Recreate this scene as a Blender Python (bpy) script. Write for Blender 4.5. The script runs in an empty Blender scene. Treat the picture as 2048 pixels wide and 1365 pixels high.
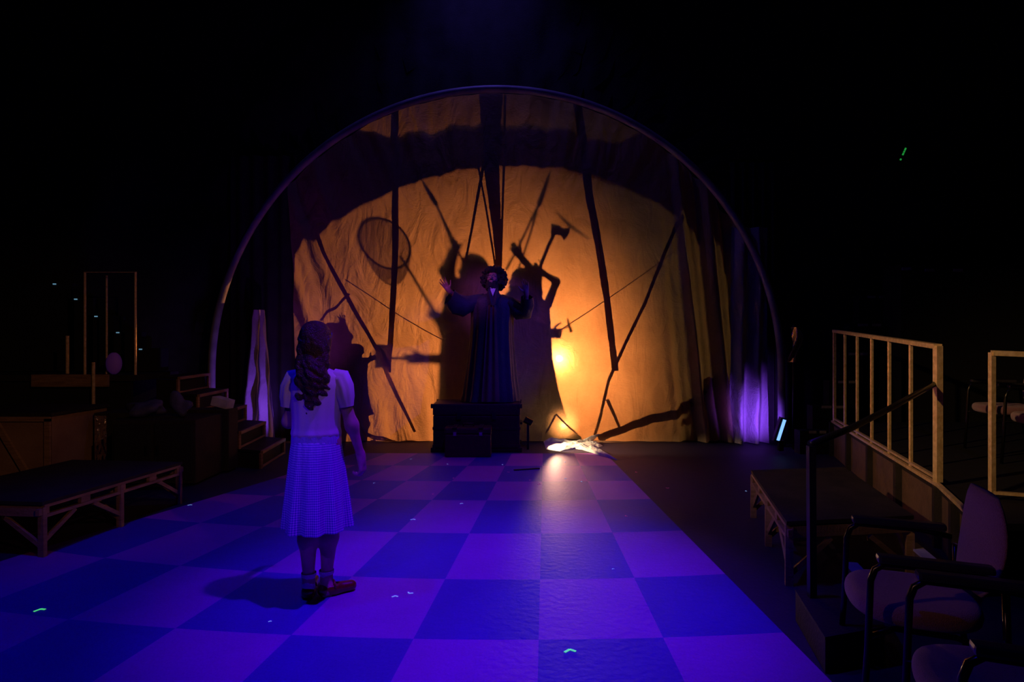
import bpy, bmesh, math, random
import numpy as np
from mathutils import Vector, Matrix, noise
random.seed(7)
sc = bpy.context.scene
col = sc.collection
V = Vector

# ------------------------------------------------------------------ camera
FPX = 1200.0; CH = 1.5; CX = 1024.0; CY = 682.5
cd = bpy.data.cameras.new('camera'); cam = bpy.data.objects.new('camera', cd); col.objects.link(cam)
cd.sensor_width = 36.0; cd.lens = 36.0 * FPX / 2048.0
cam.location = (0, 0, CH); cam.rotation_euler = (math.pi / 2, 0, 0)
cd.clip_end = 100
sc.camera = cam
sc.view_settings.view_transform = 'Standard'; sc.view_settings.look = 'None'
sc.view_settings.gamma = 1; sc.view_settings.use_curve_mapping = False
sc.view_settings.exposure = 0.0

# ------------------------------------------------------------------ world
w = bpy.data.worlds.new('world'); sc.world = w; w.use_nodes = True
w.node_tree.nodes['Background'].inputs[0].default_value = (0.05, 0.05, 1.0, 1)
w.node_tree.nodes['Background'].inputs[1].default_value = 0.0012

def P(px, py, d): return V(((px - CX) * d / FPX, d, CH - (py - CY) * d / FPX))
def FL(px, py):
    d = CH * FPX / (py - CY); return V(((px - CX) * d / FPX, d, 0))
YC = 8.9                                    # distance of the backdrop
LAMP = V((0.862, 10.9, 1.18))               # the lantern standing behind it
def S(px, py, t):                           # a point that shades (px,py) of the backdrop
    return LAMP + (P(px, py, YC) - LAMP) * t

# ------------------------------------------------------------------ lights
def aim(o, tgt):
    o.rotation_euler = (V(tgt) - o.location).to_track_quat('-Z', 'Y').to_euler()
def spot(name, loc, tgt, colr, watt, ang, blend=.6, rad=.06):
    l = bpy.data.lights.new(name, 'SPOT'); l.color = colr; l.energy = watt
    l.spot_size = math.radians(ang); l.spot_blend = blend; l.shadow_soft_size = rad
    o = bpy.data.objects.new(name, l); col.objects.link(o); o.location = loc; aim(o, tgt); return o
spot('violet_spot_light', (0.7, 3.0, 6.2), (-.1, 3.6, 0), (0.125, 0.0, 1.0), 1500, 38, .9, .07)
spot('blue_spot_light', (-2.8, 3.0, 6.2), (-1.0, 3.5, 0), (0.008, 0.0, 1.0), 420, 66, .9, .07)
spot('upstage_violet_spot_light', (.6, 4.0, 6.4), (.15, 6.7, 0), (0.12, 0.0, 1.0), 420, 36, 1, .1)
spot('upstage_magenta_spot_light', (-1.4, 4.2, 6.4), (-1.3, 7.0, 0), (0.5, 0.02, 0.75), 40, 46, 1, .1)
spot('performer_blue_spot_light', (4.2, 4.4, 4.6), (-.12, 8.4, 1.55), (0.04, 0.02, 1.0), 700, 19, .7, .08)
spot('performer_violet_spot_light', (-3.2, 5.0, 4.6), (-0.6, 8.4, 2.3), (0.6, 0.10, 1.0), 420, 13, 1, .08)
spot('front_blue_spot_light', (-2.6, -.6, 4.4), (-1.12, 3.5, .68), (0.10, 0.015, 1.0), 430, 9, .8, .08)
spot('chair_warm_fill_light', (-2.2, 1.2, 2.4), (1.85, 2.45, .62), (1.0, .42, .34), 42, 15, 1, .05)  # added fill lamp, warms the near armchairs
spot('left_warm_spot_light', (2.6, -.8, 4.2), (-5.1, 6.8, .8), (1.0, .42, .2), 260, 30, 1, .05)
spot('right_warm_spot_light', (-3.4, 1.6, 3.6), (3.5, 5.0, 1.2), (1.0, .56, .24), 800, 30, 1, .05)
bl = bpy.data.lights.new('backstage_bounce_fill', 'POINT'); bl.color = (1, .36, .14); bl.energy = 3; bl.shadow_soft_size = .4  # added lamp standing in for warm bounce behind the cloth
bo = bpy.data.objects.new('backstage_bounce_fill', bl); col.objects.link(bo); bo.location = (-.2, 12.2, .9)
spot('hoop_blue_spot_light', (-.6, 8.25, 8.2), (-.3, 8.5, 4.0), (0.16, 0.10, 1.0), 120, 100, 1, .1)
spot('backdrop_lantern_light', LAMP, (-0.18, YC, 1.0), (1.0, 0.315, 0.085), 790, 140, 1, .02)

# ------------------------------------------------------------------ materials
MATS = {}
def mat(name, c, rough=.6, metal=0, spec=.5, noise_s=0, c2=None, bump=0, bscale=60, emit=None, es=0, sheen=0, wood=False, coat=0):
    m = bpy.data.materials.new(name); m.use_nodes = True; nt = m.node_tree; n = nt.nodes; L = nt.links
    b = n['Principled BSDF']; b.inputs['Base Color'].default_value = (*c, 1)
    b.inputs['Roughness'].default_value = rough; b.inputs['Metallic'].default_value = metal
    b.inputs['Specular IOR Level'].default_value = spec
    if sheen: b.inputs['Sheen Weight'].default_value = sheen
    if coat: b.inputs['Coat Weight'].default_value = coat
    if emit: b.inputs['Emission Color'].default_value = (*emit, 1); b.inputs['Emission Strength'].default_value = es
    tc = n.new('ShaderNodeTexCoord')
    if noise_s or c2:
        nz = n.new('ShaderNodeTexNoise'); nz.inputs['Scale'].default_value = noise_s or 8; nz.inputs['Detail'].default_value = 6
        src = tc.outputs['Object']
        if wood:
            mp = n.new('ShaderNodeMapping'); mp.inputs['Scale'].default_value = (1, 1, 9); L.new(src, mp.inputs[0]); src = mp.outputs[0]
        L.new(src, nz.inputs['Vector'])
        r = n.new('ShaderNodeValToRGB'); r.color_ramp.elements[0].position = .35; r.color_ramp.elements[1].position = .65
        r.color_ramp.elements[0].color = (*c, 1); r.color_ramp.elements[1].color = (*(c2 or [x * .7 for x in c]), 1)
        L.new(nz.outputs['Fac'], r.inputs[0]); L.new(r.outputs[0], b.inputs['Base Color'])
    if bump:
        nb = n.new('ShaderNodeTexNoise'); nb.inputs['Scale'].default_value = bscale; nb.inputs['Detail'].default_value = 4
        L.new(tc.outputs['Object'], nb.inputs['Vector'])
        bp = n.new('ShaderNodeBump'); bp.inputs['Strength'].default_value = bump; bp.inputs['Distance'].default_value = .02
        L.new(nb.outputs['Fac'], bp.inputs['Height']); L.new(bp.outputs[0], b.inputs['Normal'])
    MATS[name] = m; return m

black_paint = mat('black_paint', (.02, .02, .022), .65, spec=.2, bump=.2)
black_drape = mat('black_drape', (.012, .012, .014), .9, noise_s=5, c2=(.02, .02, .024), bump=.3)
blackwood = mat('black_wood', (.022, .02, .02), .65, spec=.15, noise_s=6, c2=(.035, .03, .028), bump=.2)
bare_wood = mat('bare_wood', (.34, .21, .12), .55, noise_s=5, c2=(.22, .13, .07), wood=True, bump=.2)
plywood = mat('plywood', (.30, .19, .12), .6, noise_s=3, c2=(.22, .13, .08), bump=.2)
brown_panel = mat('brown_panel', (.14, .09, .055), .6, noise_s=12, c2=(.10, .065, .04), bump=.2)
brass_metal = mat('gilt_metal', (.88, .68, .38), .35, metal=.25, noise_s=30, c2=(.66, .47, .22), bump=.15)
dark_metal = mat('dark_metal', (.03, .03, .033), .35, metal=.6)
tube_metal = mat('black_tube', (.03, .028, .026), .22, metal=.9)
hoop_mat = mat('hoop_plastic', (.35, .35, .38), .5, noise_s=4, c2=(.22, .22, .25))
trunk_leather = mat('trunk_leather', (.045, .022, .02), .5, noise_s=14, c2=(.03, .014, .014), bump=.4)
case_leather = mat('case_leather', (.075, .022, .02), .45, noise_s=20, c2=(.05, .015, .015), bump=.4)
latch_metal = mat('latch_metal', (.6, .55, .45), .3, metal=1)
skin = mat('skin', (.42, .24, .17), .5, noise_s=20, c2=(.38, .2, .14))
skin_light = mat('light_skin', (.55, .36, .28), .5, noise_s=20, c2=(.5, .31, .23))
hair_black = mat('black_hair', (.012, .009, .008), .5, bump=.8, bscale=120)
hair_brown = mat('dark_brown_hair', (.07, .03, .018), .32, bump=.7, bscale=140, noise_s=30, c2=(.035, .016, .01))
robe_mat = mat('robe_velvet', (.028, .026, .034), .6, noise_s=9, c2=(.018, .017, .024), sheen=.1, bump=.3, bscale=40)
robe_panel = mat('brown_gown_cloth', (.12, .06, .035), .6, noise_s=12, c2=(.08, .04, .025), bump=.3)
white_cloth = mat('white_cloth', (.8, .8, .78), .7, bump=.2)
blouse_mat = mat('blouse_cotton', (.62, .56, .6), .75, bump=.06, bscale=90, sheen=.2)
sock_mat = mat('sock_knit', (.72, .74, .76), .8, bump=.5, bscale=200)
shoe_mat = mat('red_shoe', (.24, .02, .015), .3, noise_s=60, c2=(.16, .012, .01), coat=.5)
silhouette_cloth = mat('dark_costume', (.05, .04, .04), .9, noise_s=8, c2=(.035, .03, .03))
chair_fabric = mat('chair_fabric', (.28, .13, .14), .9, noise_s=180, c2=(.20, .09, .10), bump=.5, bscale=300, sheen=.3)
chair_plastic = mat('chair_plastic', (.02, .02, .022), .35)
white_tape = mat('white_tape', (.55, .5, .45), .6, noise_s=20)
strip_paint = mat('pale_paint', (.55, .55, .6), .5, noise_s=10)
glow_green = mat('green_glow_tape', (.3, .7, .35), .6, emit=(.12, 1, .22), es=.55)
glow_pale = mat('pale_glow_tape', (.5, .7, .8), .6, emit=(.3, .6, 1), es=.35)
glow_pink = mat('pink_scrap_glow', (.7, .1, .5), .3, emit=(1, .05, .35), es=.13)  # glitter of the pink scraps put in as faint emission
foil = mat('silver_foil', (.6, .5, .42), .25, metal=.9, bump=1, bscale=14)
navy_cloth = mat('navy_cloth', (.05, .05, .14), .7, bump=.4, bscale=20)
led_face = mat('blue_led_face', (.1, .2, .6), .3, emit=(.18, .4, 1), es=1.6)
lamp_face = mat('lamp_lens', (.9, .8, .6), .3, emit=(1, .62, .22), es=260)
lamp_face_low = mat('floor_lamp_lens', (.9, .8, .6), .3, emit=(1, .6, .22), es=12)
nosing_led = mat('nosing_led', (.4, .6, .7), .3, emit=(.3, .7, 1), es=.3)
purple_glow = mat('purple_glow', (.3, .12, .4), .7, emit=(.18, .04, .45), es=.03)  # purple with a faint emission of its own

def cloth_material(name, c, trans, leak, c2=None, fwd=.12):
    m = bpy.data.materials.new(name); m.use_nodes = True; nt = m.node_tree; n = nt.nodes; L = nt.links
    for x in list(n): n.remove(x)
    out = n.new('ShaderNodeOutputMaterial'); tc = n.new('ShaderNodeTexCoord')
    nz = n.new('ShaderNodeTexNoise'); nz.inputs['Scale'].default_value = 1.6; nz.inputs['Detail'].default_value = 8; nz.inputs['Roughness'].default_value = .62
    L.new(tc.outputs['Object'], nz.inputs['Vector'])
    r = n.new('ShaderNodeValToRGB'); r.color_ramp.elements[0].position = .3; r.color_ramp.elements[1].position = .7
    r.color_ramp.elements[0].color = (*c, 1); r.color_ramp.elements[1].color = (*(c2 or [x * .78 for x in c]), 1)
    L.new(nz.outputs['Fac'], r.inputs[0])
    wv = n.new('ShaderNodeTexNoise'); wv.inputs['Scale'].default_value = 55; wv.inputs['Detail'].default_value = 3
    mp = n.new('ShaderNodeMapping'); mp.inputs['Scale'].default_value = (.35, 1, 1.6); L.new(tc.outputs['Object'], mp.inputs[0]); L.new(mp.outputs[0], wv.inputs['Vector'])
    bp = n.new('ShaderNodeBump'); bp.inputs['Strength'].default_value = .35; bp.inputs['Distance'].default_value = .02; L.new(wv.outputs['Fac'], bp.inputs['Height'])
    wr2 = n.new('ShaderNodeTexNoise'); wr2.inputs['Scale'].default_value = 2.3; wr2.inputs['Detail'].default_value = 5; wr2.inputs['Distortion'].default_value = 1.6
    mp2 = n.new('ShaderNodeMapping'); mp2.inputs['Scale'].default_value = (1.6, 1, .7); L.new(tc.outputs['Object'], mp2.inputs[0]); L.new(mp2.outputs[0], wr2.inputs['Vector'])
    bp2 = n.new('ShaderNodeBump'); bp2.inputs['Strength'].default_value = .5; bp2.inputs['Distance'].default_value = .10; L.new(wr2.outputs['Fac'], bp2.inputs['Height']); L.new(bp2.outputs[0], bp.inputs['Normal'])
    mr = n.new('ShaderNodeMapRange'); mr.inputs[3].default_value = .82; mr.inputs[4].default_value = 1.0
    L.new(wv.outputs['Fac'], mr.inputs[0])
    mx = n.new('ShaderNodeMix'); mx.data_type = 'RGBA'; mx.blend_type = 'MULTIPLY'; mx.inputs[0].default_value = 1
    L.new(r.outputs[0], mx.inputs[6]); L.new(mr.outputs[0], mx.inputs[7])
    d = n.new('ShaderNodeBsdfDiffuse'); t = n.new('ShaderNodeBsdfTranslucent'); tr = n.new('ShaderNodeBsdfTransparent')
    rf = n.new('ShaderNodeBsdfRefraction'); rf.inputs['Roughness'].default_value = .8; rf.inputs['IOR'].default_value = 1.15
    rg_ = n.new('ShaderNodeBsdfRefraction'); rg_.inputs['Roughness'].default_value = 1.0; rg_.inputs['IOR'].default_value = 1.45
    for q in (d, t, rf, rg_): L.new(mx.outputs[2], q.inputs['Color']); L.new(bp.outputs[0], q.inputs['Normal'])
    m1 = n.new('ShaderNodeMixShader'); m1.inputs[0].default_value = trans; L.new(d.outputs[0], m1.inputs[1]); L.new(t.outputs[0], m1.inputs[2])
    m4 = n.new('ShaderNodeMixShader'); m4.inputs[0].default_value = .55; L.new(rf.outputs[0], m4.inputs[1]); L.new(rg_.outputs[0], m4.inputs[2])
    m3 = n.new('ShaderNodeMixShader'); m3.inputs[0].default_value = fwd; L.new(m1.outputs[0], m3.inputs[1]); L.new(m4.outputs[0], m3.inputs[2])
    m2 = n.new('ShaderNodeMixShader'); m2.inputs[0].default_value = leak; L.new(m3.outputs[0], m2.inputs[1]); L.new(tr.outputs[0], m2.inputs[2])
    L.new(m2.outputs[0], out.inputs[0]); return m
back_cloth = cloth_material('muslin_backdrop', (.80, .62, .42), .62, .014, (.58, .43, .28), fwd=.09)
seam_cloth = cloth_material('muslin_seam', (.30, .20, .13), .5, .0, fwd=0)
side_cloth = cloth_material('pale_side_cloth', (.5, .46, .52), .15, .0, fwd=0)
heap_cloth = cloth_material('bunched_white_cloth', (.92, .9, .86), .25, .0, fwd=.05)
net_cloth = cloth_material('net_mesh', (.15, .12, .1), .2, .5, fwd=0)

def floor_mat(name, c, c2, rough):
    m = mat(name, c, rough, noise_s=0, bump=.12, bscale=25, spec=.3)
    nt = m.node_tree; n = nt.nodes; L = nt.links; b = n['Principled BSDF']
    tc = n.new('ShaderNodeTexCoord')
    a = n.new('ShaderNodeTexNoise'); a.inputs['Scale'].default_value = 2.2; a.inputs['Detail'].default_value = 9; a.inputs['Roughness'].default_value = .7
    g = n.new('ShaderNodeTexNoise'); g.inputs['Scale'].default_value = 90; g.inputs['Detail'].default_value = 2
    L.new(tc.outputs['Object'], a.inputs['Vector']); L.new(tc.outputs['Object'], g.inputs['Vector'])
    ad = n.new('ShaderNodeMath'); ad.operation = 'MULTIPLY_ADD'; ad.inputs[1].default_value = .55; L.new(g.outputs['Fac'], ad.inputs[0])
    sc_ = n.new('ShaderNodeMath'); sc_.operation = 'MULTIPLY'; sc_.inputs[1].default_value = .5; L.new(a.outputs['Fac'], sc_.inputs[0]); L.new(sc_.outputs[0], ad.inputs[2])
    r = n.new('ShaderNodeValToRGB'); r.color_ramp.elements[0].position = .32; r.color_ramp.elements[1].position = .72
    r.color_ramp.elements[0].color = (*c2, 1); r.color_ramp.elements[1].color = (*c, 1)
    L.new(ad.outputs[0], r.inputs[0]); L.new(r.outputs[0], b.inputs['Base Color'])
    return m
tile_light = floor_mat('painted_light_square', (.38, .055, .52), (.28, .04, .38), .55)
tile_dark = floor_mat('painted_dark_square', (.07, .012, .42), (.045, .008, .30), .55)
floor_black = floor_mat('floor_black', (.028, .02, .06), (.018, .013, .04), .6)

def gingham():
    m = mat('blue_gingham', (.8, .8, .85), .75, bump=.15, bscale=80)
    nt = m.node_tree; n = nt.nodes; L = nt.links; b = n['Principled BSDF']
    uv = n.new('ShaderNodeUVMap'); uv.uv_map = 'UVMap'
    sp = n.new('ShaderNodeSeparateXYZ'); L.new(uv.outputs[0], sp.inputs[0])
    outs = []
    for ax, f in ((0, 110.0), (1, 38.0)):
        mu = n.new('ShaderNodeMath'); mu.operation = 'MULTIPLY'; mu.inputs[1].default_value = f; L.new(sp.outputs[ax], mu.inputs[0])
        fr = n.new('ShaderNodeMath'); fr.operation = 'FRACT'; L.new(mu.outputs[0], fr.inputs[0])
        gt = n.new('ShaderNodeMath'); gt.operation = 'GREATER_THAN'; gt.inputs[1].default_value = .5; L.new(fr.outputs[0], gt.inputs[0]); outs.append(gt)
    ad = n.new('ShaderNodeMath'); L.new(outs[0].outputs[0], ad.inputs[0]); L.new(outs[1].outputs[0], ad.inputs[1])
    r = n.new('ShaderNodeValToRGB'); r.color_ramp.interpolation = 'CONSTANT'
    r.color_ramp.elements[0].color = (.78, .78, .84, 1); e = r.color_ramp.elements.new(.3); e.color = (.32, .36, .66, 1)
    r.color_ramp.elements[-1].position = .75; r.color_ramp.elements[-1].color = (.08, .1, .42, 1)
    dv = n.new('ShaderNodeMath'); dv.operation = 'MULTIPLY'; dv.inputs[1].default_value = .5; L.new(ad.outputs[0], dv.inputs[0])
    L.new(dv.outputs[0], r.inputs[0]); L.new(r.outputs[0], b.inputs['Base Color']); return m
gingham_mat = gingham()

# ------------------------------------------------------------------ mesh helpers
def tag(o, label=None, cat=None, group=None, kind=None):
    if label: o['label'] = label
    if cat: o['category'] = cat
    if group: o['group'] = group
    if kind: o['kind'] = kind
    return o
def empty(name, loc, label=None, cat=None, group=None):
    o = bpy.data.objects.new(name, None); col.objects.link(o); o.location = loc; o.empty_display_size = .1
    return tag(o, label, cat, group)
class MB:
    def __init__(s): s.v = []; s.f = []; s.uv = {}
    def add(s, vs, fs):
        o = len(s.v); s.v += [tuple(x) for x in vs]; s.f += [tuple(i + o for i in f) for f in fs]; return s
    def frame_box(s, c, ax, ay, az):           # centre and three half-axis vectors
        c = V(c); vs = []
        for i in (-1, 1):
            for j in (-1, 1):
                for k in (-1, 1): vs.append(c + ax * i + ay * j + az * k)
        return s.add(vs, [(0, 1, 3, 2), (4, 6, 7, 5), (0, 4, 5, 1), (2, 3, 7, 6), (0, 2, 6, 4), (1, 5, 7, 3)])
    def box(s, lo, hi):
        lo = V(lo); hi = V(hi); h = (hi - lo) / 2
        return s.frame_box((lo + hi) / 2, V((h.x, 0, 0)), V((0, h.y, 0)), V((0, 0, h.z)))
    def bar(s, a, b, wdt, thk, up=V((0, 0, 1))):
        a = V(a); b = V(b); d = (b - a); u = d.normalized()
        sd = u.cross(up)
        if sd.length < 1e-3: sd = V((1, 0, 0))
        sd.normalize(); upv = sd.cross(u).normalized()
        return s.frame_box((a + b) / 2, d / 2, sd * wdt / 2, upv * thk / 2)
    def tube(s, pts, r, n=10, closed=False):
        pts = [V(p) for p in pts]; m = len(pts); rs = r if isinstance(r, (list, tuple)) else [r] * m
        rings = []; prev = None
        for i, p in enumerate(pts):
            if closed: t = pts[(i + 1) % m] - pts[i - 1]
            else: t = pts[min(i + 1, m - 1)] - pts[max(i - 1, 0)]
            t.normalize()
            if prev is None:
                a = V((0, 0, 1)) if abs(t.z) < .9 else V((1, 0, 0)); u = t.cross(a).normalized()
            else:
                u = (prev - t * prev.dot(t)).normalized()
            prev = u; v = t.cross(u)
            rings.append([p + (u * math.cos(2 * math.pi * k / n) + v * math.sin(2 * math.pi * k / n)) * rs[i] for k in range(n)])
        vs = [q for R_ in rings for q in R_]; fs = []
        for i in range(m if closed else m - 1):
            j = (i + 1) % m
            for k in range(n): fs.append((i * n + k, i * n + (k + 1) % n, j * n + (k + 1) % n, j * n + k))
        if not closed: fs += [tuple(range(n))[::-1], tuple((m - 1) * n + k for k in range(n))]
        return s.add(vs, fs)
    def loft(s, rings, n=48, fold=None, cap=True, uv=False, thick=0):
        vs = []; m = len(rings)
        for i, (c, u, v) in enumerate(rings):
            for k in range(n):
                a = 2 * math.pi * k / n; f = 1 + (fold(i / (m - 1), a) if fold else 0)
                vs.append(V(c) + V(u) * math.cos(a) * f + V(v) * math.sin(a) * f)
        fs = []; o = len(s.f)
        for i in range(m - 1):
            for k in range(n):
                fs.append((i * n + k, i * n + (k + 1) % n, (i + 1) * n + (k + 1) % n, (i + 1) * n + k))
                s.uv[o + len(fs) - 1] = [(k / n, i / (m - 1)), ((k + 1) / n, i / (m - 1)), ((k + 1) / n, (i + 1) / (m - 1)), (k / n, (i + 1) / (m - 1))]
        if cap: fs += [tuple(range(n))[::-1], tuple((m - 1) * n + k for k in range(n))]
        return s.add(vs, fs)
    def ball(s, c, r, n=14):
        r = V(r) if not isinstance(r, (int, float)) else V((r, r, r)); c = V(c)
        rings = []
        for i in range(1, n):
            a = math.pi * i / n
            rings.append((c + V((0, 0, -math.cos(a) * r.z)), V((r.x * math.sin(a), 0, 0)), V((0, r.y * math.sin(a), 0))))
        return s.loft(rings, n=2 * n)
    def prism(s, pts, depth):                  # closed polygon extruded along a vector
        n = len(pts); vs = [V(p) for p in pts] + [V(p) + V(depth) for p in pts]
        return s.add(vs, [tuple(range(n)), tuple(range(2 * n - 1, n - 1, -1))] + [(k, (k + 1) % n, n + (k + 1) % n, n + k)[::-1] for k in range(n)])
    def build(s, name, m, parent=None, smooth=False, bevel=0, label=None):
        me = bpy.data.meshes.new(name)
        org = V((0, 0, 0))
        vs = [V(v) for v in s.v]
        if parent is None:
            lo = V((min(v.x for v in vs), min(v.y for v in vs), min(v.z for v in vs))); hi = V((max(v.x for v in vs), max(v.y for v in vs), max(v.z for v in vs)))
            org = V(((lo.x + hi.x) / 2, (lo.y + hi.y) / 2, lo.z))
        else:
            q = parent
            while q: org += q.location; q = q.parent
        me.from_pydata([v - org for v in vs], [], s.f)
        if s.uv:
            ul = me.uv_layers.new(name='UVMap')
            for fi, p in enumerate(me.polygons):
                if fi in s.uv:
                    for li, c in zip(p.loop_indices, s.uv[fi]): ul.data[li].uv = c
        if not s.uv:
            bm = bmesh.new(); bm.from_mesh(me); bmesh.ops.recalc_face_normals(bm, faces=bm.faces)
            if bevel: bmesh.ops.bevel(bm, geom=[e for e in bm.edges if e.is_manifold], offset=bevel, segments=2, affect='EDGES', profile=.6)
            bm.to_mesh(me); bm.free()
        if smooth:
            me.polygons.foreach_set('use_smooth', [True] * len(me.polygons))
        me.materials.append(m)
        o = bpy.data.objects.new(name, me); col.objects.link(o)
        if parent: o.parent = parent
        else: o.location = org
        if label: o['label'] = label
        return o
def grid_mesh(nu, nv, fn, solid=0):
    b = MB(); vs = [fn(i / (nu - 1), j / (nv - 1)) for j in range(nv) for i in range(nu)]
    fs = [(j * nu + i, j * nu + i + 1, (j + 1) * nu + i + 1, (j + 1) * nu + i) for j in range(nv - 1) for i in range(nu - 1)]
    return b.add(vs, fs)
def copy_tree(o, parent=None):
    c = o.copy(); col.objects.link(c)
    if parent: c.parent = parent
    for ch in list(o.children): copy_tree(ch, c)
    return c

# ------------------------------------------------------------------ organic bodies: smooth-blended limbs turned into one surface
def sdf_build(name, prims, m, parent, vox=.007, smooth_it=1):
    lo = np.array([1e9] * 3); hi = -lo
    bb = []
    for p in prims:
        if p[0] == 'c':
            a, b, ra, rb = np.array(p[1]), np.array(p[2]), p[3], p[4]; r = max(ra, rb)
            l = np.minimum(a, b) - r; h = np.maximum(a, b) + r
        else:
            c = np.array(p[1]); r = max(p[2]); l = c - r; h = c + r
        bb.append((l, h)); lo = np.minimum(lo, l); hi = np.maximum(hi, h)
    pad = .05; lo = lo - pad; hi = hi + pad
    n = np.ceil((hi - lo) / vox).astype(int) + 1
    F = np.full(tuple(n), .2, dtype=np.float32)
    for p, (l, h) in zip(prims, bb):
        k = p[-1]; mg = k + 2 * vox
        i0 = np.maximum(((l - mg - lo) / vox).astype(int), 0); i1 = np.minimum(((h + mg - lo) / vox).astype(int) + 2, n)
        xs = [(lo[a] + vox * np.arange(i0[a], i1[a])).astype(np.float32) for a in range(3)]
        X, Y, Z = np.meshgrid(*xs, indexing='ij')
        if p[0] == 'c':
            a = np.array(p[1]); b = np.array(p[2]); ba = b - a; L2 = max(float(ba @ ba), 1e-9)
            px, py, pz = X - a[0], Y - a[1], Z - a[2]
            t = np.clip((px * ba[0] + py * ba[1] + pz * ba[2]) / L2, 0, 1)
            D = np.sqrt((px - t * ba[0]) ** 2 + (py - t * ba[1]) ** 2 + (pz - t * ba[2]) ** 2) - (p[3] + t * (p[4] - p[3]))
        else:
            c = p[1]; r = p[2]; R_ = np.array(p[3]) if p[3] is not None else np.eye(3)
            q = np.stack([X - c[0], Y - c[1], Z - c[2]], -1) @ R_
            r = np.array(r); k0 = np.sqrt(((q / r) ** 2).sum(-1)); k1 = np.sqrt(((q / r ** 2) ** 2).sum(-1)) + 1e-6
            D = k0 * (k0 - 1) / k1
        sl = tuple(slice(i0[a], i1[a]) for a in range(3)); A = F[sl]
        if p[0] == 's':                         # carve
            hh = np.maximum(k - np.abs(A + D), 0) / k; F[sl] = np.maximum(A, -D) + hh * hh * k / 4
        else:
            hh = np.maximum(k - np.abs(A - D), 0) / k; F[sl] = np.minimum(A, D) - hh * hh * k / 4
    ins = F < 0
    cnt = np.zeros(tuple(n - 1), np.int8)
    for dx in (0, 1):
        for dy in (0, 1):
            for dz in (0, 1): cnt += ins[dx:n[0] - 1 + dx, dy:n[1] - 1 + dy, dz:n[2] - 1 + dz]
    mix = (cnt > 0) & (cnt < 8); ci = np.argwhere(mix); idx = -np.ones(tuple(n - 1), np.int64); idx[mix] = np.arange(len(ci))
    acc = np.zeros((len(ci), 3)); num = np.zeros(len(ci))
    cs = [(a, b, c) for a in (0, 1) for b in (0, 1) for c in (0, 1)]
    for a in cs:
        for b in cs:
            if sum(b) - sum(a) == 1 and all(b[i] >= a[i] for i in range(3)):
                fa = F[ci[:, 0] + a[0], ci[:, 1] + a[1], ci[:, 2] + a[2]]; fb = F[ci[:, 0] + b[0], ci[:, 1] + b[1], ci[:, 2] + b[2]]
                x = (fa < 0) != (fb < 0); t = np.where(x, fa / np.where(x, fa - fb, 1), 0)
                pt = np.array(a) + t[:, None] * (np.array(b) - np.array(a)); acc[x] += pt[x]; num[x] += 1
    verts = lo + vox * (ci + acc / num[:, None])
    faces = []
    for ax in range(3):
        a1, a2 = (ax + 1) % 3, (ax + 2) % 3
        s0 = [slice(None)] * 3; s1 = [slice(None)] * 3; s0[ax] = slice(0, n[ax] - 1); s1[ax] = slice(1, n[ax])
        e = ins[tuple(s0)] != ins[tuple(s1)]; pos = ins[tuple(s0)]
        E = np.argwhere(e); E = E[(E[:, a1] > 0) & (E[:, a2] > 0)]
        q = []
        for d1, d2 in ((1, 1), (0, 1), (0, 0), (1, 0)):
            c = E.copy(); c[:, a1] -= d1; c[:, a2] -= d2; q.append(idx[c[:, 0], c[:, 1], c[:, 2]])
        q = np.stack(q, 1); fl = pos[E[:, 0], E[:, 1], E[:, 2]]; q[~fl] = q[~fl][:, ::-1]; faces.append(q)
    faces = np.concatenate(faces)
    org = V((0, 0, 0)); pp = parent
    while pp: org += pp.location; pp = pp.parent
    me = bpy.data.meshes.new(name); me.from_pydata((verts - np.array(org)).tolist(), [], faces.tolist())
    bm = bmesh.new(); bm.from_mesh(me)
    for _ in range(smooth_it): bmesh.ops.smooth_vert(bm, verts=bm.verts, factor=.5, use_axis_x=True, use_axis_y=True, use_axis_z=True)
    bm.to_mesh(me); bm.free()
    me.polygons.foreach_set('use_smooth', [True] * len(me.polygons)); me.materials.append(m)
    o = bpy.data.objects.new(name, me); col.objects.link(o)
    if parent: o.parent = parent
    return o
def rot(axis, a): return Matrix.Rotation(a, 3, axis)
def hand(pr, w, d, nrm, side, s=1.0, curl=.25, spread=.1, thumb=1.0, tcurl=.3):
    """wrist w, finger direction d, palm-facing normal nrm, side = towards the thumb"""
    w = V(w); d = V(d).normalized(); nrm = V(nrm); nrm = (nrm - d * nrm.dot(d)).normalized()
    sd = d.cross(nrm); sd = sd if sd.dot(V(side)) > 0 else -sd
    pr.append(('c', w - d * .02 * s, w + d * .03 * s, .024 * s, .026 * s, .02))
    for i in range(4):
        off = (.030 - .020 * i) * s
        kn = w + d * (.088 - abs(i - 1.2) * .004) * s + sd * off
        pr.append(('c', w + d * .01 * s + sd * off * .6, kn, .0145 * s, .0115 * s, .012))
        ln = [.040, .045, .041, .031][i] * s
        dd = rot(nrm, 0) @ d; dd = (dd + sd * spread * (1.3 - i)).normalized(); ax = dd.cross(nrm).normalized(); p = kn; r = .0095 * s
        for j, (f, q) in enumerate(((1.0, .9), (.65, 1.2), (.55, .9))):
            dd = rot(ax, curl * q * (1.0 + .08 * i)) @ dd; p2 = p + dd * ln * f
            pr.append(('c', p, p2, r, r * .88, .004)); p = p2; r *= .88
    p = w + d * .022 * s + sd * .024 * s; td = (sd * .8 * thumb + d * .62 + nrm * .3).normalized()
    for j, (l, r0, r1) in enumerate(((.04, .0145, .0115), (.034, .0112, .0098), (.027, .0098, .0082))):
        p2 = p + td * l * s; pr.append(('c', p, p2, r0 * s, r1 * s, .008 if j == 0 else .003)); p = p2
        td = (td + d * tcurl + nrm * tcurl * .5 - sd * tcurl * .5).normalized()
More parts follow.
